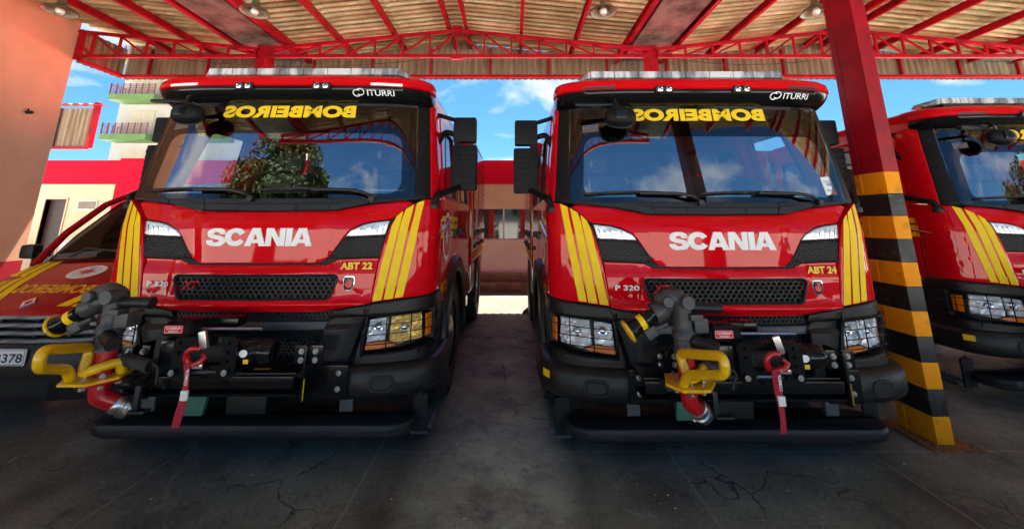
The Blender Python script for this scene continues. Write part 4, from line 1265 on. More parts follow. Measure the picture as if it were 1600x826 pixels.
    # documents and stickers behind the glass
    bm = flat([(-1.00, 2.375), (-0.865, 2.385), (-0.865, 2.445), (-1.00, 2.435)]); to3(bm, lambda s, z, o_: cabmap(s, z, 0.0085)); tk = obj('windshield_tag', bm, M['paper'], ws, smooth=False)
    bm = flat([(-0.985, 2.421), (-0.875, 2.429), (-0.875, 2.441), (-0.985, 2.433)]); to3(bm, lambda s, z, o_: cabmap(s, z, 0.0095)); obj('tag_print', bm, M['blue_txt'], tk, smooth=False)
    # ---- front panels
    hd = vpanel('hood', sx(sym(HOOD)), M['red'], T, hood_off)
    for ch, cx, gl in maker_glyphs(0.775, 0.128):
        bm = flat(gl[0], gl[1:], 0.03, 0.002, 0.0015, 0.008)
        to3(bm, lambda s, z, o_: cabmap(s, z + 1.522, hood_off(s, z + 1.522) + 0.011 + o_))
        obj('maker_lettering', bm, M['white_txt'], hd, smooth=False)
    # dark gap under the hood with fine mesh
    gp = sx(sym([(0, 1.345), (0.47, 1.352), (0.56, 1.39), (0.62, 1.372), (0.575, 1.36), (0.50, 1.318), (0, 1.314)]))
    g_ = panel('hood_gap', gp, M['dark'], T, off=-0.004, inset=0, back=0.02)
    hb = honeycomb(gp, 0.026, 0.003, 0.008); to3(hb, lambda s, z, o_: cabmap(s, z, o_ + 0.008)); obj('mesh_grille', hb, M['plastic_mid'], g_, smooth=False)
    bd = vpanel('front_band', sx(sym(BAND)), M['red'], T, band_off, holes=[sx(sym(XT))])
    xg = panel('grille', sx(sym([(x * 1.01, z) for x, z in XT])), M['dark'], T, off=-0.02, inset=0, back=None)
    hb = honeycomb(sx(sym(XT)), 0.040, 0.0045, 0.022); to3(hb, lambda s, z, o_: cabmap(s, z, o_ + 0.012)); obj('honeycomb', hb, M['plastic_mid'], xg, smooth=False)
    # grille rim
    bm = BM(); pts = [cabmap(s, z, 0.022) for s, z in sx(sym(XT))]; tube(bm, pts + [pts[0]], 0.009, 8, False); obj('grille_rim', bm, M['plastic'], xg)
    bm = text_bm('XT', 0.128, 0.056, bold=0.03, shear=0.35); move(bm, -0.465, 1.187)
    to3(bm, lambda s, z, o_: cabmap(s, z, 0.024)); xt = obj('trim_lettering', bm, M['redsign'], xg, smooth=False)
    bm = text_bm('XT', 0.108, 0.040, bold=-0.02, shear=0.35); move(bm, -0.465, 1.187)
    to3(bm, lambda s, z, o_: cabmap(s, z, 0.026)); obj('trim_lettering_core', bm, M['dark'], xg, smooth=False)
    bm = text_bm('P 320', 0.168, 0.036, bold=0.03); move(bm, s_of_x(-0.705), 1.195); grid_cut(bm, 0.05, 1)
    to3(bm, lambda s, z, o_: cabmap(s, z, band_off(s, z) + 0.016)); obj('power_lettering', bm, M['white_txt'], bd, smooth=False)
    # round shield badge
    sh = [(0.0, 0.052), (0.034, 0.050), (0.043, 0.028), (0.040, -0.012), (0.024, -0.045), (0, -0.058)]
    shp = sh + [(-x, z) for x, z in sh[::-1] if x > 0]
    for sc_, mt, of, nm in ((1.0, 'chrome', 0.010, 'badge'), (0.84, 'gloss_black', 0.014, 'badge_field'), (0.0, 'badge_red', 0.016, 'badge_figure')):
        if sc_: pl = [(s_of_x(0.667) + x * sc_, 1.197 + z * sc_) for x, z in shp]
        else: pl = [(s_of_x(0.667) + x, 1.197 + z) for x, z in ((-0.022, -0.02), (-0.005, -0.032), (0.02, -0.024), (0.024, 0.004), (0.012, 0.012), (0.022, 0.03), (0.0, 0.026), (-0.012, 0.034), (-0.016, 0.012), (-0.026, 0.006))]
        bm = flat(pl[::-1], (), 0, 0.003 if sc_ == 1 else 0, None, 0.012 if sc_ == 1 else None)
        to3(bm, lambda s, z, o_: cabmap(s, z, band_off(s, z) + o_ + of - 0.004)); obj(nm, bm, M[mt], bd if nm == 'badge' else bd, smooth=False)
    # upper vents and running lamps
    def upper(sg):
        base = sg_poly(sx([(0.50, 1.36), (0.575, 1.355), (0.874, 1.372), (0.936, 1.645), (0.80, 1.632), (0.72, 1.612), (0.64, 1.566), (0.60, 1.52)]), sg)
        vb = panel('vent_housing', base, M['dark'], T, off=-0.014, inset=0, back=0.02)
        hb = honeycomb(sg_poly(sx(VENT), sg), 0.024, 0.0032, 0.008); to3(hb, lambda s, z, o_: cabmap(s, z, o_ + 0.006)); obj('honeycomb', hb, M['plastic_mid'], vb, smooth=False)
        bm = BM(); pts = [cabmap(s, z, 0.006) for s, z in sg_poly(sx(VENT), sg)]; tube(bm, pts + [pts[0]], 0.0055, 6, False); obj('vent_rim', bm, M['plastic'], vb)
        rl = panel('running_lamp', sg_poly(sx(DRL), sg), M['lampref'], T, off=0.002, inset=0.004, back=0.02)
        bm = BM()
        for k in range(5):
            x0 = 0.70 + k * 0.042
            z0, z1 = 1.538 + k * 0.001, 1.588 + k * 0.006
            tube(bm, [cabmap(sg * s_of_x(x0), z0, 0.006), cabmap(sg * s_of_x(x0 + 0.02), z1, 0.006)], 0.0026, 6)
        obj('lamp_rib', bm, M['plastic_grey'], rl)
        bm = flat(sg_poly(sx(DRL), sg), (), 0.05, 0.006, 0.006, 0.01); to3(bm, lambda s, z, o_: cabmap(s, z, o_ + 0.010)); obj('lens', bm, M['clear'], rl)
    both(upper)
    # ---- headlamps in their black housings
    LENS = [(0.823, 0.942), (0.90, 0.956), (1.00, 0.966), (1.10, 0.970), (1.186, 0.972), (1.200, 0.90), (1.196, 0.792), (1.10, 0.772), (1.03, 0.760), (0.90, 0.747), (0.803, 0.742)]
    REF1 = [(0.823, 0.940), (0.90, 0.952), (0.955, 0.958), (0.945, 0.804), (0.81, 0.795)]
    REF2 = [(0.975, 0.960), (1.08, 0.968), (1.18, 0.970), (1.19, 0.798), (1.03, 0.775), (0.965, 0.80)]
    IND = [(0.808, 0.788), (0.945, 0.798), (1.02, 0.768), (0.90, 0.750), (0.803, 0.743)]
    def lamp(sg):
        hs = sg_poly([(s_of_x(0.828), 1.056), (s_of_x(1.05), 1.080), (s_of_x(1.215), 1.092), (sYs(0.44), 1.092), (sYs(0.60), 0.92), (sYs(0.60), 0.66), (s_of_x(1.1), 0.66), (s_of_x(0.735), 0.66)], sg)
        rec = sg_poly([(s_of_x(0.818), 0.968), (s_of_x(1.05), 0.988), (s_of_x(1.21), 0.995), (s_of_x(1.228), 0.99), (s_of_x(1.228), 0.765), (s_of_x(1.03), 0.730), (s_of_x(0.79), 0.722)], sg)
        ho = panel('headlamp_housing', hs, M['plastic'], T, off=0.016, inset=0.008, back=0.05, holes=[rec], step=0.05)
        bk = flat(rec, (), 0.05); to3(bk, lambda s, z, o_: cabmap(s, z, -0.085)); obj('housing_back', bk, M['dark'], ho)
        hl = panel('headlamp', sg_poly(sx(LENS), sg), M['plastic_mid'], T, off=-0.07, inset=0, back=0.01)
        for nm, pl in (('reflector', REF1), ('reflector', REF2)):
            bm = flat(sg_poly(sx(pl), sg), (), 0.024, 0.006, 0.006, 0.012)
            rj = random.Random(3)
            for v in bm.verts: v.co.z += rj.uniform(-0.010, 0.010)
            cx = sum(p[0] for p in pl) / len(pl); cz = sum(p[1] for p in pl) / len(pl)
            def dish(s, z, o_, cx=cx, cz=cz):
                dd = math.hypot(abs(s) - s_of_x(cx), (z - cz) * 1.0)
                return cabmap(s, z, o_ - 0.018 - 0.022 * max(0, 1 - (dd / 0.075) ** 2))
            to3(bm, dish); rf = obj(nm, bm, M['lampref'], hl, smooth=False)
            rf['warm'] = 1 if (sg > 0 and pl is REF2) else 0
            bm = BM(); lathe(bm, [(0.030, 0), (0.034, 0.008), (0.030, 0.012), (0.022, 0.010), (0.012, 0.018), (0, 0.02)], 18, axis_mtx(cabmap(sg * s_of_x(cx), cz, -0.036), Vector(outline(sg * s_of_x(cx))[2:] + (0,)))); obj('bulb_shield', bm, M['chrome'], rf if False else hl)
        bm = flat(sg_poly(sx(IND), sg), (), 0.04, 0.003, 0.004, 0.01); to3(bm, lambda s, z, o_: cabmap(s, z, o_ - 0.010)); obj('indicator', bm, M['amber'], hl)
        bm = flat(sg_poly([(s_of_x(1.203), 0.955), (s_of_x(1.226), 0.955), (s_of_x(1.226), 0.80), (s_of_x(1.205), 0.80)], sg), (), 0.04, 0.002, 0.003, 0.01); to3(bm, lambda s, z, o_: cabmap(s, z, o_ - 0.004)); obj('side_marker', bm, M['amber'], hl)
        bm = flat(sg_poly(sx(LENS), sg), (), 0.04, 0.006, 0.008, 0.02); to3(bm, lambda s, z, o_: cabmap(s, z, o_ - 0.004)); obj('lens', bm, M['clear'], hl)
        # wire guard
        bm = BM()
        xs_ = [0.79, 0.95, 1.10, 1.215]
        for k, zz in enumerate((0.988, 0.925, 0.862, 0.80, 0.735)):
            pts = [cabmap(sg * s_of_x(x), zz - 0.01 + 0.02 * (x - 0.8) / 0.4, 0.045) for x in (0.79, 0.85, 0.91, 0.97, 1.03, 1.09, 1.13, 1.17, 1.20, 1.222)] + [cabmap(sg * sYs(0.44), zz + 0.01, 0.035)]
            tube(bm, pts, 0.0032, 6)
        for x in xs_:
            tube(bm, [cabmap(sg * s_of_x(x + 0.0), 0.735 - 0.01 + 0.02 * (x - 0.8) / 0.4, 0.047), cabmap(sg * s_of_x(x), 0.988 - 0.01 + 0.02 * (x - 0.8) / 0.4, 0.047)], 0.0042, 6)
        tube(bm, [cabmap(sg * sYs(0.44), 0.745, 0.037), cabmap(sg * sYs(0.44), 0.998, 0.037)], 0.0042, 6)
        for x in (0.79, 1.15):
            tube(bm, [cabmap(sg * s_of_x(x), 0.99, 0.045), cabmap(sg * s_of_x(x), 1.02, 0.015)], 0.0042, 6)
            tube(bm, [cabmap(sg * s_of_x(x), 0.735, 0.045), cabmap(sg * s_of_x(x), 0.70, 0.015)], 0.0042, 6)
        obj('wire_guard', bm, M['gloss_black'], hl)
    both(lamp)
    # ---- lower black centre: grilles, bar, faceted panels
    lg = sx(sym([(0, 1.004), (0.60, 1.012), (0.80, 1.04), (0.77, 0.95), (0.70, 0.66), (0, 0.60)]))
    lo_ = panel('lower_grille', lg, M['dark'], T, off=-0.03, inset=0, back=None)
    for pl, nm in (([(0, 0.998), (0.555, 1.004), (0.56, 0.962), (0, 0.948)], 'honeycomb'), ([(0, 0.878), (0.515, 0.880), (0.50, 0.70), (0, 0.66)], 'honeycomb')):
        hb = honeycomb(sx(sym(pl)), 0.032, 0.004, 0.012); to3(hb, lambda s, z, o_: cabmap(s, z, o_ - 0.004)); obj(nm, hb, M['plastic_mid'], lo_, smooth=False)
    gb = panel('grille_bar', sx(sym([(0, 0.936), (0.56, 0.942), (0.545, 0.888), (0, 0.882)])), M['plastic_grey'], T, off=0.014, inset=0.006, back=0.04)
    def facet(sg):
        pl = [(0.535, 0.925), (0.560, 0.955), (0.60, 0.972), (0.80, 0.972), (0.790, 0.945), (0.700, 0.672), (0.524, 0.690)]
        bm = flat(sg_poly(sx(pl), sg), (), 0.03, 0.006, None, 0.06)
        def fo_(s, z):
            return 0.020 + 0.035 * smst((0.80 - abs(s) + (z - 0.95) * 0.33) / 0.10) - 0.055 * smst((z - 0.90) / 0.02) * 0.6
        to3(bm, lambda s, z, o_: cabmap(s, z, o_ + fo_(s, z))); obj('fairing', bm, M['plastic_mid'], T, ang=25)
        pl = [(0.575, 1.012), (0.84, 1.052), (0.81, 0.985), (0.56, 0.97)]
        panel('fairing_top', sg_poly(sx(pl), sg), M['plastic'], T, off=0.012, inset=0.004, back=0.03)
        # bumper corner
        prof = [(-0.02, 0.672), (0.050, 0.668), (0.088, 0.652), (0.102, 0.63), (0.104, 0.52), (0.092, 0.487), (0.06, 0.462), (-0.02, 0.455)]
        bp_ = sweep('bumper_corner', prof, sg * s_of_x(0.675), sg * sYs(0.60), M['plastic'], T, 44)
        bm = flat(rrect(sg * s_of_x(0.944) - 0.078, sg * s_of_x(0.944) + 0.078, 0.512, 0.616, 0.045, 6), [rrect(sg * s_of_x(0.944) - 0.062, sg * s_of_x(0.944) + 0.062, 0.528, 0.600, 0.034, 6)], 0.04, 0.002, 0.003, 0.01)
        to3(bm, lambda s, z, o_: cabmap(s, z, o_ + 0.108)); rg_ = obj('fog_lamp_ring', bm, M['dark'], bp_)
        bm = flat(rrect(sg * s_of_x(0.944) - 0.064, sg * s_of_x(0.944) + 0.064, 0.526, 0.602, 0.036, 6), (), 0.03, 0.006, 0.006, 0.01)
        to3(bm, lambda s, z, o_: cabmap(s, z, o_ + 0.104)); obj('fog_lamp_cover', bm, M['plastic_mid'], bp_)
        if sg < 0:
            bm = flat(mirror([(s_of_x(1.185), 0.575), (s_of_x(1.21), 0.575), (s_of_x(1.21), 0.625), (s_of_x(1.185), 0.625)]), (), 0.03)
            to3(bm, lambda s, z, o_: cabmap(s, z, 0.1065)); obj('reflector_sticker', bm, M['yellow_txt'], bp_)
        # boarding step
        X = lambda a, b_: sorted((sg * a, sg * b_))
        b2 = flat([(1.175, 0.185), (1.285, 0.185), (1.285, 0.415), (1.27, 0.43), (1.24, 0.43), (1.235, 0.45), (1.215, 0.45), (1.21, 0.43), (1.175, 0.43)], (), 0, 0.003, None, 0.02)
        to3(b2, lambda x, z, o_: (sg * (x - 0.075), 0.30 - o_, z - 0.065)); st = obj('step_bracket', b2, M['plastic'], T, smooth=False)
        bm = BM(); x0, x1 = X(1.115, 1.245); box(bm, x0, x1, 0.325, 0.58, 0.12, 0.145, 0.006)
        for i in range(4):
            for j in range(6): lathe(bm, [(0.013, 0), (0.010, 0.012), (0.005, 0.004)], 8, Matrix.Translation((x0 + 0.02 + i * 0.03, 0.35 + j * 0.04, 0.145)))
        x0, x1 = X(1.095, 1.215); box(bm, x0, x1, 0.288, 0.3015, 0.10, 0.12)
        for i in range(5): box(bm, x0 + 0.01 + i * 0.022, x0 + 0.02 + i * 0.022, 0.282, 0.2879, 0.103, 0.118)
        obj('tread', bm, M['plastic_grey'], st, smooth=False)
    both(facet)
    # ---- underrun bar (flat stadium plate) and its posts
    bm = BM(); rings = []
    def stad(o_, z):
        pts = []
        hw, y0, y1, r_ = 1.145 + o_, 0.07 - o_, 0.40 + o_, 0.16
        for cx, cy, a0 in ((hw - r_, y0 + r_, 270), (hw - r_, y1 - r_, 0), (-hw + r_, y1 - r_, 90), (-hw + r_, y0 + r_, 180)):
            for k in range(9):
                a = R(a0 + 90 * k / 8); pts.append((cx + r_ * math.cos(a), cy + r_ * math.sin(a), z))
        return [bm.verts.new(p) for p in pts]
    for o_, z in ((-0.05, 0.162), (-0.014, 0.168), (0, 0.185), (0.005, 0.232), (-0.003, 0.252), (-0.022, 0.261)):
        rings.append(stad(o_, z))
    for i in range(len(rings) - 1):
        n_ = len(rings[i])
        for k in range(n_): bm.faces.new((rings[i][k], rings[i][(k + 1) % n_], rings[i + 1][(k + 1) % n_], rings[i + 1][k]))
    bm.faces.new(rings[0][::-1]); bm.faces.new(rings[-1])
    ub = obj('underrun_bar', bm, M['plastic_mid'], T, ang=28)
    for sg in (-1, 1):
        bm = BM(); box(bm, sg * 0.69 - 0.045, sg * 0.69 + 0.045, 0.06, 0.085, 0.345, 0.47, 0.004)
        obj('bar_bracket', bm, M['plastic_grey'], ub)
    bm = BM(); box(bm, -0.14, 0.14, 0.05, 0.3, 0.33, 0.47, 0.015); obj('tow_block', bm, M['plastic'], T)
    # green chock plate with round cut-out hanging behind the winch
    bm = flat([(-0.42, 0.345), (-0.265, 0.345), (-0.245, 0.50), (-0.40, 0.50)], [ellipse(-0.375, 0.41, 0.022, 0.045, 16)] if False else (), 0, 0.002, None, 0.03)
    to3(bm, lambda x, z, o_: (x, 0.01 - o_ + (z - 0.42) * 0.15, z)); obj('chock_plate', bm, M['green'], T, smooth=False)
    # ---- winch deck and beam
    bm = BM()
    box(bm, -0.72, 0.52, -0.31, -0.06, 0.585, 0.60); box(bm, -0.72, 0.50, -0.325, -0.3105, 0.632, 0.70, 0.004); box(bm, -0.72, 0.50, -0.30, -0.1, 0.70, 0.712, 0.003)
    for k in range(6): box(bm, -0.08 + k * 0.095, 0.0 + k * 0.095, -0.328, -0.3255, 0.655, 0.668)
    wd = obj('winch_deck', bm, M['gloss_black'], T)
    for sg in (-1, 1):
        bm = BM()
        x0, x1 = sorted((sg * 0.54, sg * 0.76))
        box(bm, x0, x1, -0.135, -0.118, 0.50, 0.70, 0.004)
        box(bm, min(sg * 0.54, sg * 0.556), max(sg * 0.54, sg * 0.556), -0.30, -0.136, 0.55, 0.86, 0.003)
        box(bm, min(sg * 0.46, sg * 0.64), max(sg * 0.46, sg * 0.64), -0.262, -0.248, 0.75, 0.86, 0.004)
        br = obj('deck_bracket', bm, M['gloss_black'], T)
        bm = BM()
        for bx, bz, by in ((0.505, 0.775, -0.262), (0.505, 0.825, -0.262), (0.595, 0.775, -0.262), (0.595, 0.825, -0.262), (0.70, 0.655, -0.135), (0.70, 0.56, -0.135)):
            lathe(bm, [(0.018, 0), (0.018, 0.004), (0.011, 0.004), (0.011, 0.014), (0.008, 0.017), (0, 0.017)], 12, axis_mtx((sg * bx, by, bz), (0, -1, 0)))
        obj('bolt', bm, M['steel'], br)
    bm = BM(); box(bm, 0.5565, 0.559, -0.302, -0.294, 0.56, 0.68); obj('edge_tape', bm, M['yellow_txt'], wd, smooth=False)
    bm = BM(); box(bm, 0.20, 0.30, -0.24, -0.22, 0.7125, 0.7135); obj('deck_label', bm, M['yellow_txt'], wd, smooth=False)
    # winch
    bm = BM()
    fp = rrect(-0.185, 0.20, 0.725, 0.955, 0.03, 2)
    fh = rrect(-0.105, 0.115, 0.80, 0.905, 0.012, 2)
    fs = rrect(-0.09, 0.09, 0.745, 0.775, 0.012, 2)
    holes = [fh, fs] + [ellipse(x, z, 0.009, 0.009, 8) for x, z in ((0.15, 0.92), (0.15, 0.87), (0.15, 0.82), (-0.145, 0.92), (-0.145, 0.87))]
    b2 = flat(fp, holes, 0, 0.002, None, 0.02); to3(b2, lambda x, z, o_: (x, -0.425 - o_, z))
    wn_ = obj('winch', b2, M['gloss_black'], T, smooth=False)
    bm = BM(); cyl(bm, (-0.16, -0.33, 0.852), (0.17, -0.33, 0.852), 0.052, 24)
    for k in range(14):
        rr = 0.054 + 0.005
        tube(bm, [(-0.10 + k * 0.016, -0.33 + rr * math.cos(a * PI / 8), 0.852 + rr * math.sin(a * PI / 8)) for a in range(17)], 0.008, 6, False)
    obj('drum', bm, M['rubber'], wn_)
    bm = BM(); lathe(bm, [(0, 0), (0.062, 0), (0.07, 0.012), (0.07, 0.085), (0.062, 0.09), (0.062, 0.10), (0.066, 0.105), (0.066, 0.17), (0.058, 0.182), (0.03, 0.185), (0, 0.18)], 28, axis_mtx((0.19, -0.33, 0.848), (1, 0, 0))); 
    for k in range(16):
        a = k * PI / 8; box(bm, 0.30, 0.355, -0.33 + 0.064 * math.cos(a) - 0.004, -0.33 + 0.064 * math.cos(a) + 0.004, 0.848 + 0.064 * math.sin(a) - 0.004, 0.848 + 0.064 * math.sin(a) + 0.004)
    mo_ = obj('winch_motor', bm, M['gloss_black'], wn_)
    bm = BM(); lathe(bm, [(0, 0), (0.02, 0), (0.021, 0.004), (0.012, 0.006), (0, 0.006)], 16, axis_mtx((0.226, -0.402, 0.856), (0, -1, 0)) @ Matrix.Scale(1.2, 4, (1, 0, 0))); obj('clutch_knob', bm, M['white_txt'], wn_)
    bm = BM(); box(bm, 0.225, 0.255, -0.395, -0.391, 0.795, 0.82); obj('warning_label', bm, M['yellow_txt'], wn_, smooth=False)
    bm = BM(); box(bm, -0.29, -0.187, -0.40, -0.26, 0.76, 0.93, 0.02); obj('gearbox', bm, M['gloss_black'], wn_)
    bm = BM(); tube(bm, [(-0.20, -0.30, 0.966), (0.26, -0.30, 0.966)], 0.010, 8); tube(bm, [(-0.2, -0.36, 0.742), (0.2, -0.36, 0.742)], 0.012, 8); obj('tie_rod', bm, M['steel'], wn_)
    bm = BM()
    for x in (-0.155, 0.155): lathe(bm, [(0.017, 0), (0.017, 0.005), (0.010, 0.005), (0.010, 0.012), (0, 0.012)], 12, axis_mtx((x, -0.446, 0.765), (0, -1, 0)))
    obj('winch_bolt', bm, M['steel'], wn_)
    # control box with sign
    bm = BM()
    t_ = bmesh.new(); bmesh.ops.create_cube(t_, size=1)
    for v in t_.verts:
        v.co = Vector((-0.215 + v.co.x * (0.17 if v.co.z > 0 else 0.20), -0.30 + v.co.y * 0.16, 0.985 + v.co.z * 0.085))
    bmesh.ops.bevel(t_, geom=t_.edges[:], offset=0.012, segments=2, affect='EDGES'); merge(bm, t_)
    box(bm, -0.13, 0.06, -0.24, -0.14, 0.96, 1.02, 0.015)
    cb = obj('control_box', bm, M['gloss_black'], wn_)
    b2 = flat(rrect(-0.292, -0.178, 0.962, 1.008, 0.006, 2), (), 0, 0.001, None, 0.003); to3(b2, lambda x, z, o_: (x, -0.3835 - o_, z)); obj('sign_plate', b2, M['redsign'], wn_, smooth=False)
    b2 = flat(rrect(-0.289, -0.181, 0.9655, 1.0045, 0.005, 2), [rrect(-0.287, -0.183, 0.9675, 1.0025, 0.004, 2)], 0); to3(b2, lambda x, z, o_: (x, -0.3855, z)); obj('sign_border', b2, M['white_txt'], wn_, smooth=False)
    for tx, zz, ww, hh in (('COMEUP', 0.9915, 0.088, 0.014), ('WINCH', 0.974, 0.060, 0.010)):
        b2 = text_bm(tx, ww, hh, bold=0.03); to3(b2, lambda x, z, o_: (x - 0.235, -0.3858, z + zz)); obj('sign_lettering', b2, M['white_txt'], wn_, smooth=False)
    # hook, shackle and strap
    bm = BM()
    pts = [(0.035, -0.475, 0.945), (0.02, -0.48, 0.915)] 
    hk = [(-0.008 + 0.048 * math.cos(R(a)), -0.48 - 0.01 * math.sin(R(a)), 0.862 + 0.048 * math.sin(R(a))) for a in range(60, 345, 15)]
    tube(bm, [(0.03, -0.475, 0.93), (0.022, -0.48, 0.915)] + hk, 0.02, 10, True, [0.010, 0.012] + [0.011 + 0.007 * math.sin(PI * k / len(hk)) for k in range(len(hk))])
    tube(bm, [(-0.02, -0.485, 0.818), (0.035, -0.50, 0.832), (0.06, -0.49, 0.858), (0.04, -0.48, 0.88)], 0.014, 10, True, [0.013, 0.018, 0.016, 0.009])
    hook = obj('hook', bm, M['pump_red'], wn_)
    bm = BM(); box(bm, -0.022, 0.022, -0.012, 0.012, -0.05, 0.05, 0.008, Matrix.Translation((0.028, -0.475, 0.952)) @ Matrix.Rotation(R(-15), 4, 'Y')); box(bm, -0.03, 0.03, -0.008, 0.008, -0.012, 0.012, 0.004, Matrix.Translation((0.035, -0.50, 0.818))); obj('shackle', bm, M['steel'], wn_)
    bm = BM(); n_ = 20; rows = []
    for k in range(n_ + 1):
        f = k / n_
        z = 0.83 - 0.32 * f; x = -0.025 + 0.02 * math.sin(f * 2.2) - 0.02 * f; y = -0.507 + 0.008 * math.sin(f * 5)
        rows.append([bm.verts.new((x - 0.019 + 0.0, y + 0.006 * math.sin(f * 6), z)), bm.verts.new((x + 0.019, y - 0.006 * math.sin(f * 6), z)), bm.verts.new((x + 0.019, y - 0.006 * math.sin(f * 6) + 0.004, z)), bm.verts.new((x - 0.019, y + 0.006 * math.sin(f * 6) + 0.004, z))])
    for k in range(n_):
        for q in range(4): bm.faces.new((rows[k][q], rows[k][(q + 1) % 4], rows[k + 1][(q + 1) % 4], rows[k + 1][q]))
    bm.faces.new(rows[0]); bm.faces.new(rows[-1])
    obj('pull_strap', bm, M['strap'], wn_)
    b2 = text_bm('COMEUP', 0.085, 0.018, bold=0.02); to3(b2, lambda x, z, o_: (-0.010 + z, -0.5125, 0.765 + x)); obj('strap_lettering', b2, M['white_txt'], wn_, smooth=False)
    bm = BM(); box(bm, -0.031, 0.008, -0.512, -0.5, 0.645, 0.695); obj('strap_label', bm, M['paper'], wn_, smooth=False)
    # ---- water monitor on the bumper
    bx, by = -0.523, -0.482
    bm = BM()
    lathe(bm, [(0.0, 0.90), (0.062, 0.90), (0.064, 0.915), (0.058, 0.925), (0.058, 0.99), (0.065, 0.995), (0.065, 1.03), (0.055, 1.04), (0.052, 1.07), (0, 1.07)], 26, Matrix.Translation((bx, by, 0)))
    el = smooth_path([(bx, by, 1.06), (bx, by, 1.215), (bx - 0.10, by, 1.215), (bx - 0.10, by, 1.16), (bx - 0.17, by + 0.0, 1.125)], 0.075, 8)
    tube(bm, el, 0.052, 18, True, [0.054 + 0.005 * math.sin(k * 0.5) ** 2 for k in range(len(el))])
    lathe(bm, [(0.0, -0.055), (0.036, -0.055), (0.040, -0.045), (0.040, 0.045), (0.036, 0.055), (0, 0.055)], 20, axis_mtx((bx + 0.01, by - 0.03, 1.20), (0, -1, 0)))
    lathe(bm, [(0, 0), (0.030, 0), (0.034, 0.008), (0.034, 0.03), (0.028, 0.038), (0, 0.038)], 18, axis_mtx((bx - 0.105, by - 0.045, 1.20), (0, -1, 0.1)))
    box(bm, bx + 0.05, bx + 0.13, by - 0.05, by + 0.05, 1.03, 1.11, 0.012)
    box(bm, bx + 0.02, bx + 0.09, by - 0.075, by + 0.0, 1.10, 1.135, 0.008)
    mon = obj('water_monitor', bm, M['iron'], T, ang=50)
    bm = BM(); cyl(bm, (bx + 0.04, by - 0.01, 1.165), (bx + 0.21, by - 0.01, 1.160), 0.031, 22); lathe(bm, [(0.031, 0), (0.034, 0.004), (0.034, 0.016), (0.026, 0.02), (0, 0.02)], 22, axis_mtx((bx + 0.21, by - 0.01, 1.16), (1, 0, 0))); cyl(bm, (bx + 0.03, by - 0.05, 0.99), (bx + 0.14, by - 0.12, 0.965), 0.036, 20); obj('actuator', bm, M['plastic'], mon)
    n0 = Vector((bx - 0.15, by, 1.135)); nd = Vector((-0.19, 0.0, -0.115)).normalized()
    bm = BM(); lathe(bm, [(0, 0), (0.040, 0), (0.043, 0.02), (0.037, 0.03), (0.037, 0.055), (0.045, 0.06), (0.045, 0.085), (0.039, 0.09), (0.041, 0.15), (0.052, 0.17), (0.056, 0.195), (0.05, 0.20), (0.028, 0.17), (0, 0.165)], 26, axis_mtx(n0, nd)); obj('nozzle', bm, M['gloss_black'], mon)
    bm = BM(); lathe(bm, [(0.0395, 0.092), (0.0430, 0.094), (0.0435, 0.125), (0.040, 0.127)], 26, axis_mtx(n0, nd)); obj('nozzle_label', bm, M['yellow'], mon)
    bm = BM(); lathe(bm, [(0.058 + 0.010 * math.cos(a * PI / 5), 0.205 + 0.010 * math.sin(a * PI / 5)) for a in range(11)], 28, axis_mtx(n0, nd)); obj('nozzle_ring', bm, M['pump_yellow'], mon)
    bm = BM(); box(bm, -0.03, 0.03, -0.03, 0.03, -0.035, 0.035, 0.01, Matrix.Translation(n0 + nd * 0.09 + Vector((0.03, -0.0, -0.065))) @ nd.to_track_quat('Z', 'Y').to_matrix().to_4x4()); tube(bm, [n0 + Vector((0.05, -0.02, -0.06)), n0 + nd * 0.06 + Vector((0.03, -0.02, -0.06))], 0.015, 10); obj('servo', bm, M['iron'], mon)
    bm = BM(); lathe(bm, [(0, 0.70), (0.05, 0.70), (0.05, 0.90), (0, 0.90)], 24, Matrix.Translation((bx, by, 0))); lathe(bm, [(0, 0.736), (0.105, 0.736), (0.108, 0.74), (0.108, 0.756), (0.104, 0.76), (0, 0.76)], 28, Matrix.Translation((bx, by, 0)))
    el = smooth_path([(bx, by, 0.71), (bx, by, 0.655), (bx + 0.065, by + 0.055, 0.60)], 0.05, 6); tube(bm, el, 0.046, 20); obj('riser_pipe', bm, M['pump_red'], mon)
    e0 = Vector((bx + 0.060, by + 0.05, 0.605)); ed = Vector((0.065, 0.055, -0.060)).normalized()
    bm = BM(); lathe(bm, [(0, -0.005), (0.050, -0.005), (0.054, 0.0), (0.054, 0.025), (0.048, 0.03), (0.048, 0.04), (0.058, 0.045), (0.058, 0.085), (0.05, 0.092), (0.036, 0.09), (0.03, 0.06), (0, 0.06)], 26, axis_mtx(e0, ed))
    for k in range(3):
        a = k * 2 * PI / 3
        lathe(bm, [(0.014, 0), (0.014, 0.012), (0, 0.012)], 8, axis_mtx(e0 + ed * 0.065 + (ed.orthogonal().normalized() * math.cos(a) + ed.cross(ed.orthogonal().normalized()) * math.sin(a)) * 0.055, ed.orthogonal().normalized() * math.cos(a) + ed.cross(ed.orthogonal().normalized()) * math.sin(a)))
    obj('hose_coupling', bm, M['steel'], mon)
    # bent yellow guard tube and its plate
    bm = BM()
    gp_ = smooth_path([(bx + 0.095, by + 0.02, 0.77), (bx + 0.095, by + 0.0, 0.84), (bx + 0.04, by - 0.085, 0.83), (bx - 0.03, by - 0.085, 0.795), (bx - 0.055, by - 0.04, 0.925), (bx + 0.035, by - 0.37, 1.01), (bx + 0.035, by - 0.37, 0.925), (bx - 0.06, by - 0.14, 0.845), (bx - 0.07, by - 0.10, 0.77)], 0.048, 7)
    tube(bm, gp_, 0.025, 16); obj('guard_tube', bm, M['pump_yellow'], mon, ang=60)
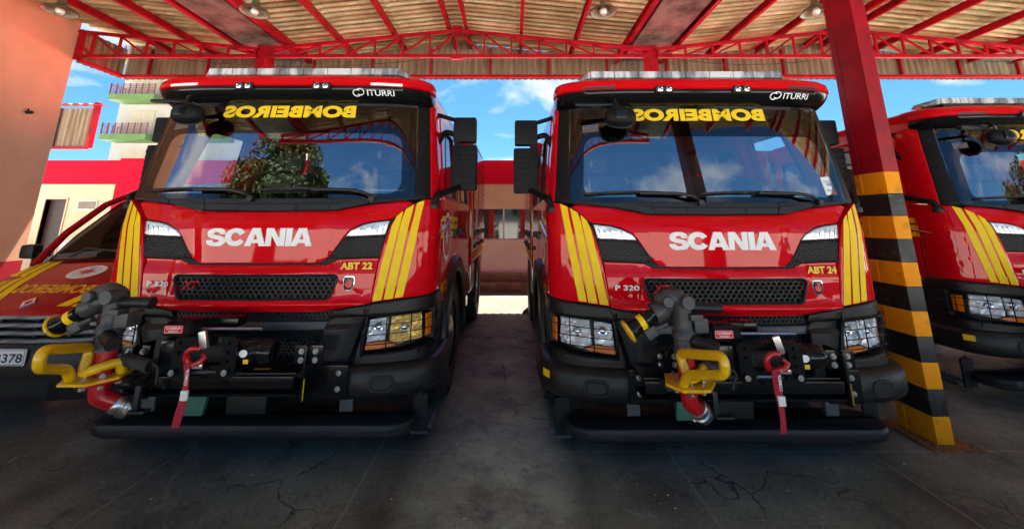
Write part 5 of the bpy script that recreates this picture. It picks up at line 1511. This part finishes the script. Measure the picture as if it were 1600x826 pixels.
    bm = BM(); b2 = flat([(bx - 0.15, by - 0.06), (bx - 0.09, by - 0.15), (bx + 0.06, by - 0.15), (bx + 0.14, by - 0.04), (bx + 0.10, by + 0.09), (bx - 0.10, by + 0.09)], (), 0, 0.003, None, 0.012); to3(b2, lambda x, y, o_: (x, y, 0.772 + o_)); bm.free(); obj('guard_plate', b2, M['pump_yellow'], mon, smooth=False)
    bm = BM()
    for k in range(6):
        a = k * PI / 3 + 0.3; lathe(bm, [(0.015, 0), (0.015, 0.012), (0.008, 0.012), (0.008, 0.02), (0, 0.02)], 6, Matrix.Translation((bx + 0.083 * math.cos(a), by + 0.083 * math.sin(a), 0.775)))
        lathe(bm, [(0, -0.02), (0.015, -0.02), (0.015, 0), (0, 0)], 6, Matrix.Translation((bx + 0.083 * math.cos(a), by + 0.083 * math.sin(a), 0.736)))
    obj('flange_bolt', bm, M['steel'], mon)
    bm = BM(); tube(bm, [(bx + 0.10 + 0.0011 * k, by + 0.02 + 0.03 * math.cos(k * 0.55), 0.845 - 0.0003 * k + 0.03 * math.sin(k * 0.55)) for k in range(140)], 0.0075, 6)
    tube(bm, smooth_path([(bx + 0.25, by + 0.03, 0.82), (bx + 0.30, by + 0.02, 0.80), (bx + 0.28, by + 0.05, 0.70)], 0.05), 0.007, 6)
    obj('coiled_cable', bm, M['rubber'], mon)
    bm = BM(); box(bm, bx - 0.10, bx + 0.12, by + 0.05, -0.11, 0.69, 0.708, 0.003); box(bm, bx + 0.16, bx + 0.19, by + 0.05, by + 0.07, 0.56, 0.69, 0.003); box(bm, bx + 0.16, bx + 0.26, by + 0.02, by + 0.07, 0.555, 0.568, 0.003); obj('monitor_bracket', bm, M['plastic_mid'], mon)
    # ---- mirrors
    def mir(sg):
        dy = 0.32; dx = -0.055
        def b1(bm, x0, x1, y0, y1, z0, z1, bv=0.028): box(bm, min(sg * (x0 + dx), sg * (x1 + dx)), max(sg * (x0 + dx), sg * (x1 + dx)), y0 + dy, y1 + dy, z0, z1, bv)
        bm = BM()
        b1(bm, 1.35, 1.565, 0.24, 0.36, 2.355, 2.595)
        mr_ = obj('side_mirror', bm, M['plastic_dark'], T, ang=50)
        bm = BM(); b1(bm, 1.345, 1.575, 0.22, 0.36, 1.91, 2.325); obj('main_housing', bm, M['plastic_dark'], mr_, ang=50)
        bm = BM(); b1(bm, 1.36, 1.42, 0.255, 0.34, 2.29, 2.39, 0.01); obj('housing_link', bm, M['plastic_dark'], mr_)
        for k in range(7):
            z = 1.945 + k * 0.05
            bm = BM(); b1(bm, 1.43, 1.565, 0.212, 0.235, z, z + 0.034, 0.006); obj('mirror_rib', bm, M['plastic_dark'], mr_)
        for pts, r_ in (([(1.10, 0.40, 2.60), (1.17, 0.58, 2.61), (1.33, 0.62, 2.57)], 0.020), ([(1.16, 0.48, 2.30), (1.22, 0.58, 2.46), (1.32, 0.62, 2.43)], 0.026), ([(1.222, 0.20, 1.76), (1.235, 0.20, 1.84), (1.37, 0.55, 1.935)], 0.026)):
            bm = BM(); tube(bm, smooth_path([(sg * x, y, z) for x, y, z in pts], 0.05), r_, 10); obj('mirror_arm', bm, M['plastic_dark'], mr_)
        bm = BM(); lathe(bm, [(0.045, 0), (0.05, 0.03), (0.03, 0.06), (0, 0.06)], 16, Matrix.Translation((sg * 1.215, 0.20, 1.735))); obj('arm_foot', bm, M['plastic'], mr_)
        for z0, z1 in ((1.94, 2.30), (2.375, 2.575)):
            bm = BM(); b1(bm, 1.365, 1.555, 0.359, 0.366, z0, z1, 0.003); obj('mirror_glass', bm, M['chrome'], mr_)
    both(mir)
    # kerb mirror hung from the visor
    bm = BM()
    t_ = bmesh.new(); bmesh.ops.create_icosphere(t_, subdivisions=3, radius=1)
    for v in t_.verts:
        v.co = Vector((-0.69 + v.co.x * 0.125, -0.03 + v.co.y * 0.075, 2.455 + 0.085 * (abs(v.co.z) ** 0.75) * (1 if v.co.z > 0 else -1)))
    merge(bm, t_)
    km = obj('kerb_mirror', bm, M['plastic_dark'], T, ang=60)
    bm = BM(); box(bm, -0.745, -0.655, -0.112, -0.09, 2.43, 2.50, 0.01); tube(bm, smooth_path([(-0.72, 0.06, 2.62), (-0.72, -0.02, 2.60), (-0.70, -0.03, 2.52)], 0.03), 0.02, 8); box(bm, -1.03, -0.68, -0.01, 0.03, 2.56, 2.585, 0.008); obj('mirror_mount', bm, M['gloss_black'], km)
    # ---- cab interior
    it = BM()
    box(it, -1.16, 1.16, 0.35, yB - 0.05, 1.05, 1.10); box(it, -1.16, 1.16, yB - 0.06, yB - 0.032, 1.1, 2.7); box(it, -1.1, 1.1, 0.45, yB - 0.06, 2.665, 2.69)
    inn = obj('cab_interior', it, M['interior'], T, smooth=False)
    bm = BM(); box(bm, -1.07, 1.07, 0.22, 0.62, 1.45, 1.78, 0.05); box(bm, 0.25, 0.95, 0.35, 0.65, 1.70, 1.88, 0.05); obj('dashboard', bm, M['interior'], inn)
    for x in (-0.62, 0.62):
        bm = BM(); box(bm, x - 0.26, x + 0.26, 0.85, 1.32, 1.35, 1.50, 0.06); box(bm, x - 0.24, x + 0.24, 1.25, 1.40, 1.45, 2.15, 0.06); box(bm, x - 0.14, x + 0.14, 1.27, 1.38, 2.17, 2.38, 0.05); obj('seat', bm, M['seat'], inn)
    bm = BM(); tube(bm, [(0.60 + 0.21 * math.cos(a * PI / 12), 0.74 - 0.08 * math.sin(a * PI / 12), 1.86 + 0.19 * math.sin(a * PI / 12)) for a in range(25)], 0.016, 8, False); tube(bm, [(0.60, 0.60, 1.72), (0.60, 0.74, 1.86)], 0.04, 10); box(bm, 0.42, 0.78, 0.73, 0.75, 1.84, 1.88, 0.008); obj('steering_wheel', bm, M['plastic'], inn)
    for a, b_, c_ in ((-0.35, 0.05, 1.79), (0.62, 0.95, 1.89)):
        bm = BM(); box(bm, a, b_, 0.40, 0.58, c_, c_ + 0.012); obj('document', bm, M['paper'], inn, smooth=False)
    # sun blinds and lamp above the glass
    bm = BM(); box(bm, -0.98, 0.98, 0.26, 0.30, 2.52, 2.62, 0.01); obj('sun_blind', bm, M['interior'], inn)
    # ---- chassis, wheels
    bm = BM(); box(bm, -0.45, -0.33, 0.2, 5.2, 0.55, 0.78); box(bm, 0.33, 0.45, 0.2, 5.2, 0.55, 0.78); box(bm, -0.9, 0.9, 0.35, 1.0, 0.40, 1.04); obj('chassis', bm, M['dark'], T, smooth=False)
    def wheel(sg, y, dual):
        wdt = 0.315
        xo = 1.23
        bm = BM()
        prof = [(0.30, 0), (0.36, -0.012), (0.45, -0.012), (0.505, 0.02), (0.52, 0.04), (0.52, wdt - 0.04), (0.505, wdt - 0.02), (0.45, wdt), (0.30, wdt)]
        mt = axis_mtx((sg * xo, y, 0.525), (-sg, 0, 0))
        lathe(bm, prof, 48, mt)
        for k in range(40):
            a = k * 2 * PI / 40
            for j, (h0, h1) in enumerate(((0.005, 0.085), (0.115, 0.20), (0.23, 0.31))):
                aa = a + (j % 2) * PI / 40
                box(bm, 0.512, 0.535, -0.027, 0.027, h0, h1, 0, mt @ Matrix.Rotation(aa, 4, 'Z'))
        wh = obj('tyre', bm, M['rubber'], T, ang=30)
        wh.name = 'wheel'
        bm = BM(); lathe(bm, [(0.30, 0.02), (0.29, 0.03), (0.27, 0.10), (0.18, 0.12), (0.165, 0.02), (0.10, 0.0), (0.06, -0.01), (0, -0.01)] if not dual else [(0.30, 0.02), (0.285, 0.03), (0.27, 0.16), (0.17, 0.17), (0.14, 0.05), (0.10, 0.03), (0, 0.03)], 32, mt)
        for k in range(10):
            a = k * PI / 5; lathe(bm, [(0.018, 0.02), (0.018, -0.02), (0, -0.025)], 8, mt @ Matrix.Translation((0.225 * math.cos(a), 0.225 * math.sin(a), 0.10)))
        obj('rim', bm, M['steel'], wh)
    for sg in (-1, 1):
        wheel(sg, 1.30, False); wheel(sg, 4.25, True)
    # ---- equipment body with lockers
    bm = BM(); box(bm, -1.245, 1.245, 2.92, 5.3, 1.02, 2.86, 0.02); box(bm, -1.22, 1.22, 2.9, 3.55, 0.62, 1.02, 0.01); box(bm, -1.22, 1.22, 4.95, 5.3, 0.62, 1.02, 0.01)
    eb = obj('equipment_body', bm, M['red'], T)
    bm = BM(); box(bm, -1.1, 1.1, 5.302, 5.32, 0.7, 2.75, 0.004)
    obj('rear_bounce_plate', bm, M['steel'], eb)  # unseen grey plate added to cut red bounce onto the building behind
    for sg in (-1, 1):
        for y0, y1 in ((2.98, 3.72), (3.78, 4.50), (4.56, 5.24)):
            bm = BM(); x0, x1 = sorted((sg * 1.2455, sg * 1.262))
            box(bm, x0, x1, y0, y1, 1.20, 2.62, 0.006)
            for k in range(15):
                z = 1.22 + k * 0.093
                box(bm, min(sg * 1.2625, sg * 1.268), max(sg * 1.2625, sg * 1.268), y0 + 0.03, y1 - 0.03, z, z + 0.08)
            obj('locker_shutter', bm, M['red'], eb, smooth=False)
            bm = BM(); x0, x1 = sorted((sg * 1.265, sg * 1.31))
            box(bm, x0, x1, y0 + 0.02, y0 + 0.10, 1.42, 1.50, 0.01); box(bm, x0, x1, y0 + 0.02, y0 + 0.10, 1.24, 1.30, 0.01); obj('latch', bm, M['plastic'], eb)
        bm = BM(); x0, x1 = sorted((sg * 1.2455, sg * 1.252)); box(bm, x0, x1, 2.95, 5.25, 1.08, 1.17); box(bm, x0, x1, 2.93, 2.965, 1.2, 2.6); obj('reflective_tape', bm, M['yellow'], eb, smooth=False)
        bm = BM(); x0, x1 = sorted((sg * 1.225, sg * 1.24)); box(bm, x0, x1, 2.95, 3.5, 0.64, 1.0, 0.004); obj('tread_plate', bm, M['steel'], eb)
        bm = BM(); lathe(bm, [(0.05, 0), (0.055, 0.02), (0.04, 0.05), (0, 0.055)], 16, axis_mtx((sg * 1.245, 3.1, 2.74), (sg, 0, 0))); obj('side_lamp', bm, M['chrome'], eb)
        bm = BM(); tube(bm, [(sg * 1.2, 3.0, 2.95), (sg * 1.2, 5.2, 2.95)], 0.018, 8); [tube(bm, [(sg * 1.2, y, 2.86), (sg * 1.2, y, 2.95)], 0.014, 8) for y in (3.0, 3.7, 4.5, 5.2)]; obj('roof_rail', bm, M['steel'], eb)
    return T

def fleet_numbers(T, num):
    bm = text_bm(num, 0.225, 0.050, bold=0.04); move(bm, s_of_x(0.712), 1.318); grid_cut(bm, 0.03, 0.01)
    to3(bm, lambda s, z, o_: cabmap(s, z, 0.0235)); obj('fleet_number', bm, M['yellow_txt'], T, smooth=False)
    for sg in (-1, 1):
        bm = text_bm(num, 0.34, 0.085, bold=0.03, mir=(sg < 0)); move(bm, sg * sYs(0.62), 1.08)
        to3(bm, lambda s, z, o_: cabmap(s, z, 0.0185)); obj('fleet_number', bm, M['orange_txt'], T, smooth=False)

def split_islands(o, least=4):
    """one object per separate piece, same name and parent"""
    bm = bmesh.new(); bm.from_mesh(o.data); bm.faces.ensure_lookup_table()
    seen = set(); isl = []
    for f in bm.faces:
        if f.index in seen: continue
        st = [f]; seen.add(f.index); grp = []
        while st:
            q = st.pop(); grp.append(q.index)
            for v in q.verts:
                for g in v.link_faces:
                    if g.index not in seen: seen.add(g.index); st.append(g)
        isl.append(grp)
    bm.free()
    if len(isl) < 2: return
    base = o.data
    for k, grp in enumerate(isl):
        b2 = bmesh.new(); b2.from_mesh(base); b2.faces.ensure_lookup_table()
        keep = set(grp)
        bmesh.ops.delete(b2, geom=[f for f in b2.faces if f.index not in keep], context='FACES')
        me = bpy.data.meshes.new(base.name); b2.to_mesh(me); b2.free()
        for mt in base.materials: me.materials.append(mt)
        if k == 0: o.data = me
        else:
            c = bpy.data.objects.new(o.name.split('.')[0], me); COL.objects.link(c); c.parent = o.parent
SPLIT = ('shackle', 'bolt', 'flange_bolt', 'winch_bolt', 'latch', 'lamp_rib', 'actuator', 'tie_rod', 'windshield_pillar', 'body_side', 'wing_mirror')
truck = build_truck()
for o in list(truck.children_recursive):
    if o.name.split('.')[0] in SPLIT: split_islands(o)
truck_b = copy_tree(truck); truck_c = copy_tree(truck)
for tk, loc, num, lab in ((truck, (-1.845, 2.93, 0.014), 'ABT 22', 'red fire truck numbered ABT 22, left of the gap, beside the parked van'),
                          (truck_b, (1.535, 2.93, -0.014), 'ABT 24', 'red fire truck numbered ABT 24, right of the gap, beside the striped pillar'),
                          (truck_c, (5.50, 3.72, 0.0), 'ABT 21', 'red fire truck cut off at the right edge, parked behind the striped pillar')):
    tk.location = loc
    tag(tk, lab, 'fire truck', 'red fire trucks parked nose out under the shed')
    fleet_numbers(tk, num)
# truck-specific details
for o in truck.children_recursive:
    if o.get('warm') == 1:
        o.data = o.data.copy(); o.data.materials[0] = M['lamp_painted_glow']  # painted warm glow on one headlamp of this truck
for tk in (truck_b, truck_c):
    for o in tk.children_recursive:
        if o.name.startswith('marker_lamp'):
            o.data = o.data.copy(); o.data.materials[0] = M['plastic_mid']
for o in bpy.data.objects:
    if 'warm' in o: del o['warm']
def glass_sticker(T, poly, dots=True):
    ws = [c for c in T.children if c.name.startswith('windshield') and not c.name.startswith('windshield_p')][0]
    bm = flat(poly, (), 0.05); to3(bm, lambda s, z, o_: cabmap(s, z, 0.0085)); st = obj('inspection_sticker', bm, M['paper'], ws, smooth=False)
    x0, x1 = min(p[0] for p in poly), max(p[0] for p in poly); z0, z1 = min(p[1] for p in poly), max(p[1] for p in poly)
    bm = BM()
    for k in range(9):
        x = x0 + (x1 - x0) * (0.35 + 0.055 * k)
        b2 = [bm.verts.new(p) for p in ((x, z0 + (z1 - z0) * 0.5, 0), (x + 0.004, z0 + (z1 - z0) * 0.5, 0), (x + 0.004, z0 + (z1 - z0) * 0.62, 0), (x, z0 + (z1 - z0) * 0.62, 0))]
        bm.faces.new(b2)
    for k in range(4):
        z = z0 + (z1 - z0) * (0.2 + 0.07 * k + (0.32 if k > 1 else 0))
        bm.faces.new([bm.verts.new(p) for p in ((x0 + 0.02, z, 0), (x1 - 0.025, z, 0), (x1 - 0.025, z + 0.004, 0), (x0 + 0.02, z + 0.004, 0))])
    to3(bm, lambda s, z, o_: cabmap(s, z, 0.0095)); obj('sticker_print', bm, M['blue_txt'], ws, smooth=False)
    bm = flat(ellipse(x1 - 0.025, z0 + 0.02, 0.012, 0.012, 14)); to3(bm, lambda s, z, o_: cabmap(s, z, 0.0095)); obj('sticker_dot', bm, M['redsign'], ws, smooth=False)
glass_sticker(truck_b, [(0.905, 1.86), (1.01, 1.865), (1.00, 2.01), (0.90, 2.0)])

# ------------------------------------------------------------------ red van beside the wall
def build_van():
    T = empty('red_van', (-4.05, 3.40, 0))
    tag(T, 'dark red van with yellow bonnet stripes, parked left of the left fire truck', 'van')
    W2 = 0.90
    # longitudinal profile stations: (y, z, half width) from bonnet lip to roof
    def loft(name, st, mat, crown=0.04, parent=T, n=24, thick=None):
        bm = BM(); rows = []
        for y, z, hw in st:
            row = []
            for k in range(n + 1):
                u = -1 + 2 * k / n
                row.append(bm.verts.new((hw * u, y + 0.16 * abs(u) ** 3.0 * (1 if y < 0.4 else 0.4), z - crown * abs(u) ** 2.6 - 0.10 * max(0, abs(u) - 0.86) / 0.14)))
            rows.append(row)
        for i in range(len(rows) - 1):
            for k in range(n): bm.faces.new((rows[i][k], rows[i][k + 1], rows[i + 1][k + 1], rows[i + 1][k]))
        return obj(name, bm, mat, parent, ang=45), rows
    def bon(u, y):            # bonnet height function
        z = lerp_tab(y, [-0.06, -0.02, 0.05, 0.26, 0.65, 0.72], [0.90, 0.945, 0.985, 1.10, 1.255, 1.28])
        return z - 0.04 * abs(u) ** 2.6 - 0.10 * max(0, abs(u) - 0.86) / 0.14
    hood, _ = loft('bonnet', [(-0.06, 0.90, 0.86), (-0.045, 0.93, 0.865), (-0.02, 0.948, 0.87), (0.05, 0.985, 0.88), (0.15, 1.045, 0.885), (0.26, 1.10, 0.89), (0.45, 1.178, 0.89), (0.65, 1.255, 0.89), (0.72, 1.28, 0.89)], M['red_wine'])
    def on_hood(x, y, off=0.004):
        u = max(-1, min(1, x / 0.888))
        yy = y + 0.16 * abs(u) ** 3.0 * (1 if y < 0.4 else 0.4)
        return (x, yy - off * 0.4, bon(u, y) + off)
    # windshield and pillars
    gl, _ = loft('windshield', [(0.69, 1.272, 0.86), (0.92, 1.56, 0.85), (1.25, 1.88, 0.82), (1.58, 2.05, 0.79)], M['vanglass'], 0.035)
    bm = BM()
    for sg in (-1, 1):
        tube(bm, [(sg * 0.885, 0.74, 1.20), (sg * 0.87, 0.96, 1.52), (sg * 0.835, 1.28, 1.84), (sg * 0.80, 1.62, 2.02)], 0.035, 10)
    obj('windshield_pillar', bm, M['red_wine'], T)
    loft('roof', [(1.56, 2.045, 0.79), (1.7, 2.11, 0.80), (2.2, 2.20, 0.81), (4.9, 2.22, 0.81)], M['red_wine'], 0.05)
    loft('cowl', [(0.63, 1.26, 0.86), (0.73, 1.266, 0.86), (0.74, 1.262, 0.86)], M['plastic'], 0.035)
    # sides
    bm = BM()
    for sg in (-1, 1):
        pr = None
        for y, zt, hw in ((0.02, 0.86, 0.86), (0.24, 1.0, 0.895), (0.65, 1.16, 0.90), (0.8, 1.2, 0.90), (2.0, 1.30, 0.90), (4.9, 1.30, 0.90)):
            a = bm.verts.new((sg * hw, y + 0.10, 0.35)); b_ = bm.verts.new((sg * (hw), y + 0.10, zt)); c_ = bm.verts.new((sg * hw, y + 0.1, 0.7))
            if pr: bm.faces.new((pr[0], a, c_, pr[2])); bm.faces.new((pr[2], c_, b_, pr[1]))
            pr = (a, b_, c_)
    obj('body_side', bm, M['red_wine'], T)
    bm = BM()
    for sg in (-1, 1):
        vs_ = [bm.verts.new(p) for p in ((sg * 0.90, 0.95, 1.30), (sg * 0.90, 5.0, 1.40), (sg * 0.82, 5.0, 2.1), (sg * 0.82, 1.72, 2.06))]; bm.faces.new(vs_)
    obj('side_window', bm, M['pane'], T, smooth=False)
    # front: grille, bumper, plate, lamps
    def front(x, z, off): return (x, -0.03 + 0.16 * abs(x / 0.9) ** 3 - off, z)
    bm = flat([(-0.62, 0.66), (0.62, 0.66), (0.66, 0.90), (-0.66, 0.90)], (), 0.06); to3(bm, lambda x, z, o_: front(x, z, -0.05)); gr = obj('grille', bm, M['dark'], T)
    for z in (0.885, 0.825, 0.765, 0.705):
        bm = flat([(-0.63, z - 0.017), (0.63, z - 0.017), (0.64, z + 0.017), (-0.64, z + 0.017)], (), 0.06, 0.006, 0.008, 0.03); to3(bm, lambda x, zz, o_: front(x, zz, o_ + 0.006 + 0.02 * abs(math.sin(x * 11)))); obj('slat', bm, M['gslat'], gr)
    bm = BM()
    for x in (-0.44, -0.15, 0.15, 0.44): box(bm, x - 0.012, x + 0.012, -0.01, 0.03, 0.68, 0.89)
    obj('grille_bar', bm, M['plastic_mid'], gr, smooth=False)
    def lampv(sg):
        pl = [(0.70, 0.76), (0.68, 0.90), (0.76, 0.95), (0.86, 0.97), (0.885, 0.86), (0.83, 0.78)]
        pl = pl if sg > 0 else [(-x, z) for x, z in pl[::-1]]
        bm = flat(pl, (), 0.03, 0.005, None, 0.02); to3(bm, lambda x, z, o_: front(x, z, o_ - 0.01)); hl = obj('headlamp', bm, M['lampref'], T)
        bm = flat(pl, (), 0.03, 0.005, None, 0.02); to3(bm, lambda x, z, o_: front(x, z, o_ + 0.006)); obj('lens', bm, M['clear'], hl)
    both(lampv)
    bm = BM(); rows = []
    for k in range(31):
        x = -0.90 + 1.8 * k / 30
        rows.append([bm.verts.new(front(x, z, o_)) for z, o_ in ((0.69, -0.06), (0.685, 0.01), (0.66, 0.03), (0.50, 0.035), (0.40, 0.02), (0.26, -0.01), (0.24, -0.1))])
    for k in range(30):
        for q in range(6): bm.faces.new((rows[k][q], rows[k + 1][q], rows[k + 1][q + 1], rows[k][q + 1]))
    bu = obj('bumper', bm, M['plastic'], T, ang=40)
    bm = flat(rrect(-0.40, 0.40, 0.30, 0.43, 0.03), (), 0.06); to3(bm, lambda x, z, o_: front(x, z, 0.032 - (0.43 - z) * 0.2)); obj('air_intake', bm, M['dark'], bu, smooth=False)
    # registration plate
    bm = BM(); box(bm, -0.20, 0.20, -0.078, -0.068, 0.535, 0.655, 0.004); pl = obj('number_plate', bm, M['plate'], T)
    bm = text_bm('3378', 0.215, 0.066, bold=0.02); to3(bm, lambda x, z, o_: (x + 0.072, -0.0795, z + 0.590)); obj('plate_lettering', bm, M['dark'], pl, smooth=False)
    bm = flat(rrect(-0.192, 0.192, 0.541, 0.649, 0.006, 2), [rrect(-0.188, 0.188, 0.545, 0.645, 0.005, 2)], 0); to3(bm, lambda x, z, o_: (x, -0.0792, z)); obj('plate_border', bm, M['dark'], pl, smooth=False)
    # diamond emblem
    for sc_, mt, of, nm in ((1.0, 'dark', 0.004, 'emblem_field'), (0.86, 'chrome', 0.012, 'emblem')):
        d_ = [(0, 0.11), (0.062, 0.0), (0, -0.11), (-0.062, 0.0)]
        ii = [(x * 0.36, z * 0.36) for x, z in d_]
        b2 = flat([(x * sc_, z * sc_) for x, z in d_], [ii] if sc_ < 1 else (), 0, 0.004 if sc_ < 1 else 0, None, 0.012 if sc_ < 1 else None)
        to3(b2, lambda x, z, o_: on_hood(x, -0.0 + z * 0.6 + 0.03, of + o_)); obj(nm, b2, M[mt], hood, smooth=False)
    # bonnet stripes and lettering, round emblem
    for sg in (-1, 1):
        for k in range(3):
            b2 = flat([(sg * (0.36 + 0.115 * k) + (0.02 * sg), 0.0), (sg * (0.36 + 0.115 * k + 0.09) + 0.02 * sg, 0.0), (sg * (0.50 + 0.10 * k + 0.08) , 0.66), (sg * (0.50 + 0.10 * k), 0.66)], (), 0.06)
            def mp_(x, y, o_):
                # stripes curve outwards to the lip
                return on_hood(x + sg * 0.12 * (1 - min(1, y / 0.66)) ** 2 * -1, y, 0.005)
            to3(b2, mp_); obj('bonnet_stripe', b2, M['yellow'], hood)
    b2 = text_bm('BOMBEIROS', 0.66, 0.10, bold=0.03, mir=True); move(b2, 0, 0.19); grid_cut(b2, 0.06, 0.06); to3(b2, lambda x, y, o_: on_hood(x, y, 0.005)); obj('bonnet_lettering', b2, M['orange_txt'], hood, smooth=False)
    b2 = flat(ellipse(0, 0.44, 0.15, 0.115, 36), [ellipse(0, 0.44, 0.11, 0.082, 36)], 0.05); to3(b2, lambda x, y, o_: on_hood(x, y, 0.006)); obj('round_emblem', b2, M['white_txt'], hood, smooth=False)
    b2 = flat(ellipse(0, 0.44, 0.108, 0.08, 30), (), 0.05); to3(b2, lambda x, y, o_: on_hood(x, y, 0.005)); obj('emblem_field', b2, M['paper'], hood, smooth=False)
    b2 = BM()
    for k in range(8):
        a0 = k * PI / 4; r0 = 0.10 if k % 2 == 0 else 0.07
        b2.faces.new([b2.verts.new((r0 * math.cos(a0), 0.44 + 0.75 * r0 * math.sin(a0), 0)), b2.verts.new((0.03 * math.cos(a0 + 0.5), 0.44 + 0.022 * math.sin(a0 + 0.5), 0)), b2.verts.new((0, 0.44, 0)), b2.verts.new((0.03 * math.cos(a0 - 0.5), 0.44 + 0.022 * math.sin(a0 - 0.5), 0))])
    to3(b2, lambda x, y, o_: on_hood(x, y, 0.009)); obj('emblem_star', b2, M['badge_red'], hood, smooth=False)
    # wipers and mirrors
    for px, q in ((-0.5, 0.62), (0.15, 0.60)):
        bm = BM(); tube(bm, [(px, 0.71, 1.29), (px + 0.1, 0.76, 1.37), (px + q, 0.73, 1.335)], 0.012, 8); obj('wiper', bm, M['rubber'], T)
    for sg in (-1, 1):
        bm = BM(); x0, x1 = sorted((sg * 0.98, sg * 1.13)); box(bm, x0, x1, 0.78, 0.88, 1.26, 1.41, 0.045)
        mr_ = obj('wing_mirror', bm, M['plastic'], T, ang=50)
        bm = BM(); tube(bm, [(sg * 0.88, 0.86, 1.30), (sg * 0.95, 0.84, 1.31), (sg * 1.04, 0.83, 1.32)], 0.02, 8); obj('mirror_arm', bm, M['plastic'], mr_)
    for sg in (-1, 1):
        for y in (0.75, 4.1):
            bm = BM(); lathe(bm, [(0, 0.02), (0.2, 0.02), (0.21, 0), (0.31, 0), (0.335, 0.03), (0.335, 0.18), (0.31, 0.2), (0, 0.2)], 36, axis_mtx((sg * 0.88, y, 0.335), (-sg, 0, 0))); wh = obj('wheel', bm, M['rubber'], T, ang=35)
    bm = BM(); box(bm, -0.84, 0.84, 2.25, 2.29, 0.5, 2.12); box(bm, -0.8, 0.8, 1.2, 4.9, 0.5, 1.25); box(bm, -0.8, 0.8, 1.25, 1.5, 1.1, 1.3, 0.04); it = obj('cabin_interior', bm, M['interior'], T, smooth=False)
    bm = BM()
    for x in (-0.42, 0.42): box(bm, x - 0.24, x + 0.24, 1.6, 1.75, 1.1, 1.72, 0.05)
    obj('seat', bm, M['seat'], it)
    bm = BM(); box(bm, -0.3, 0.70, 1.60, 1.64, 1.86, 1.94, 0.01); obj('sun_blind', bm, M['interior'], it)
M['gslat'] = pmat('satin_slat', (0.15, 0.155, 0.165), 0.28, metal=0.2, var=0.15)
M['plate'] = pmat('plate_white', (0.70, 0.72, 0.73), 0.35, var=0.08)
build_van()
for o in list(bpy.data.objects):
    if o.name.split('.')[0] in ('windshield_pillar', 'body_side', 'grille_bar') and o.parent and (o.parent.name == 'red_van' or (o.parent.parent and o.parent.parent.name == 'red_van')): split_islands(o)
for o in list(bpy.data.objects):
    if o.name.split('.')[0] in ('gusset_plate', 'corner_post'): split_islands(o)
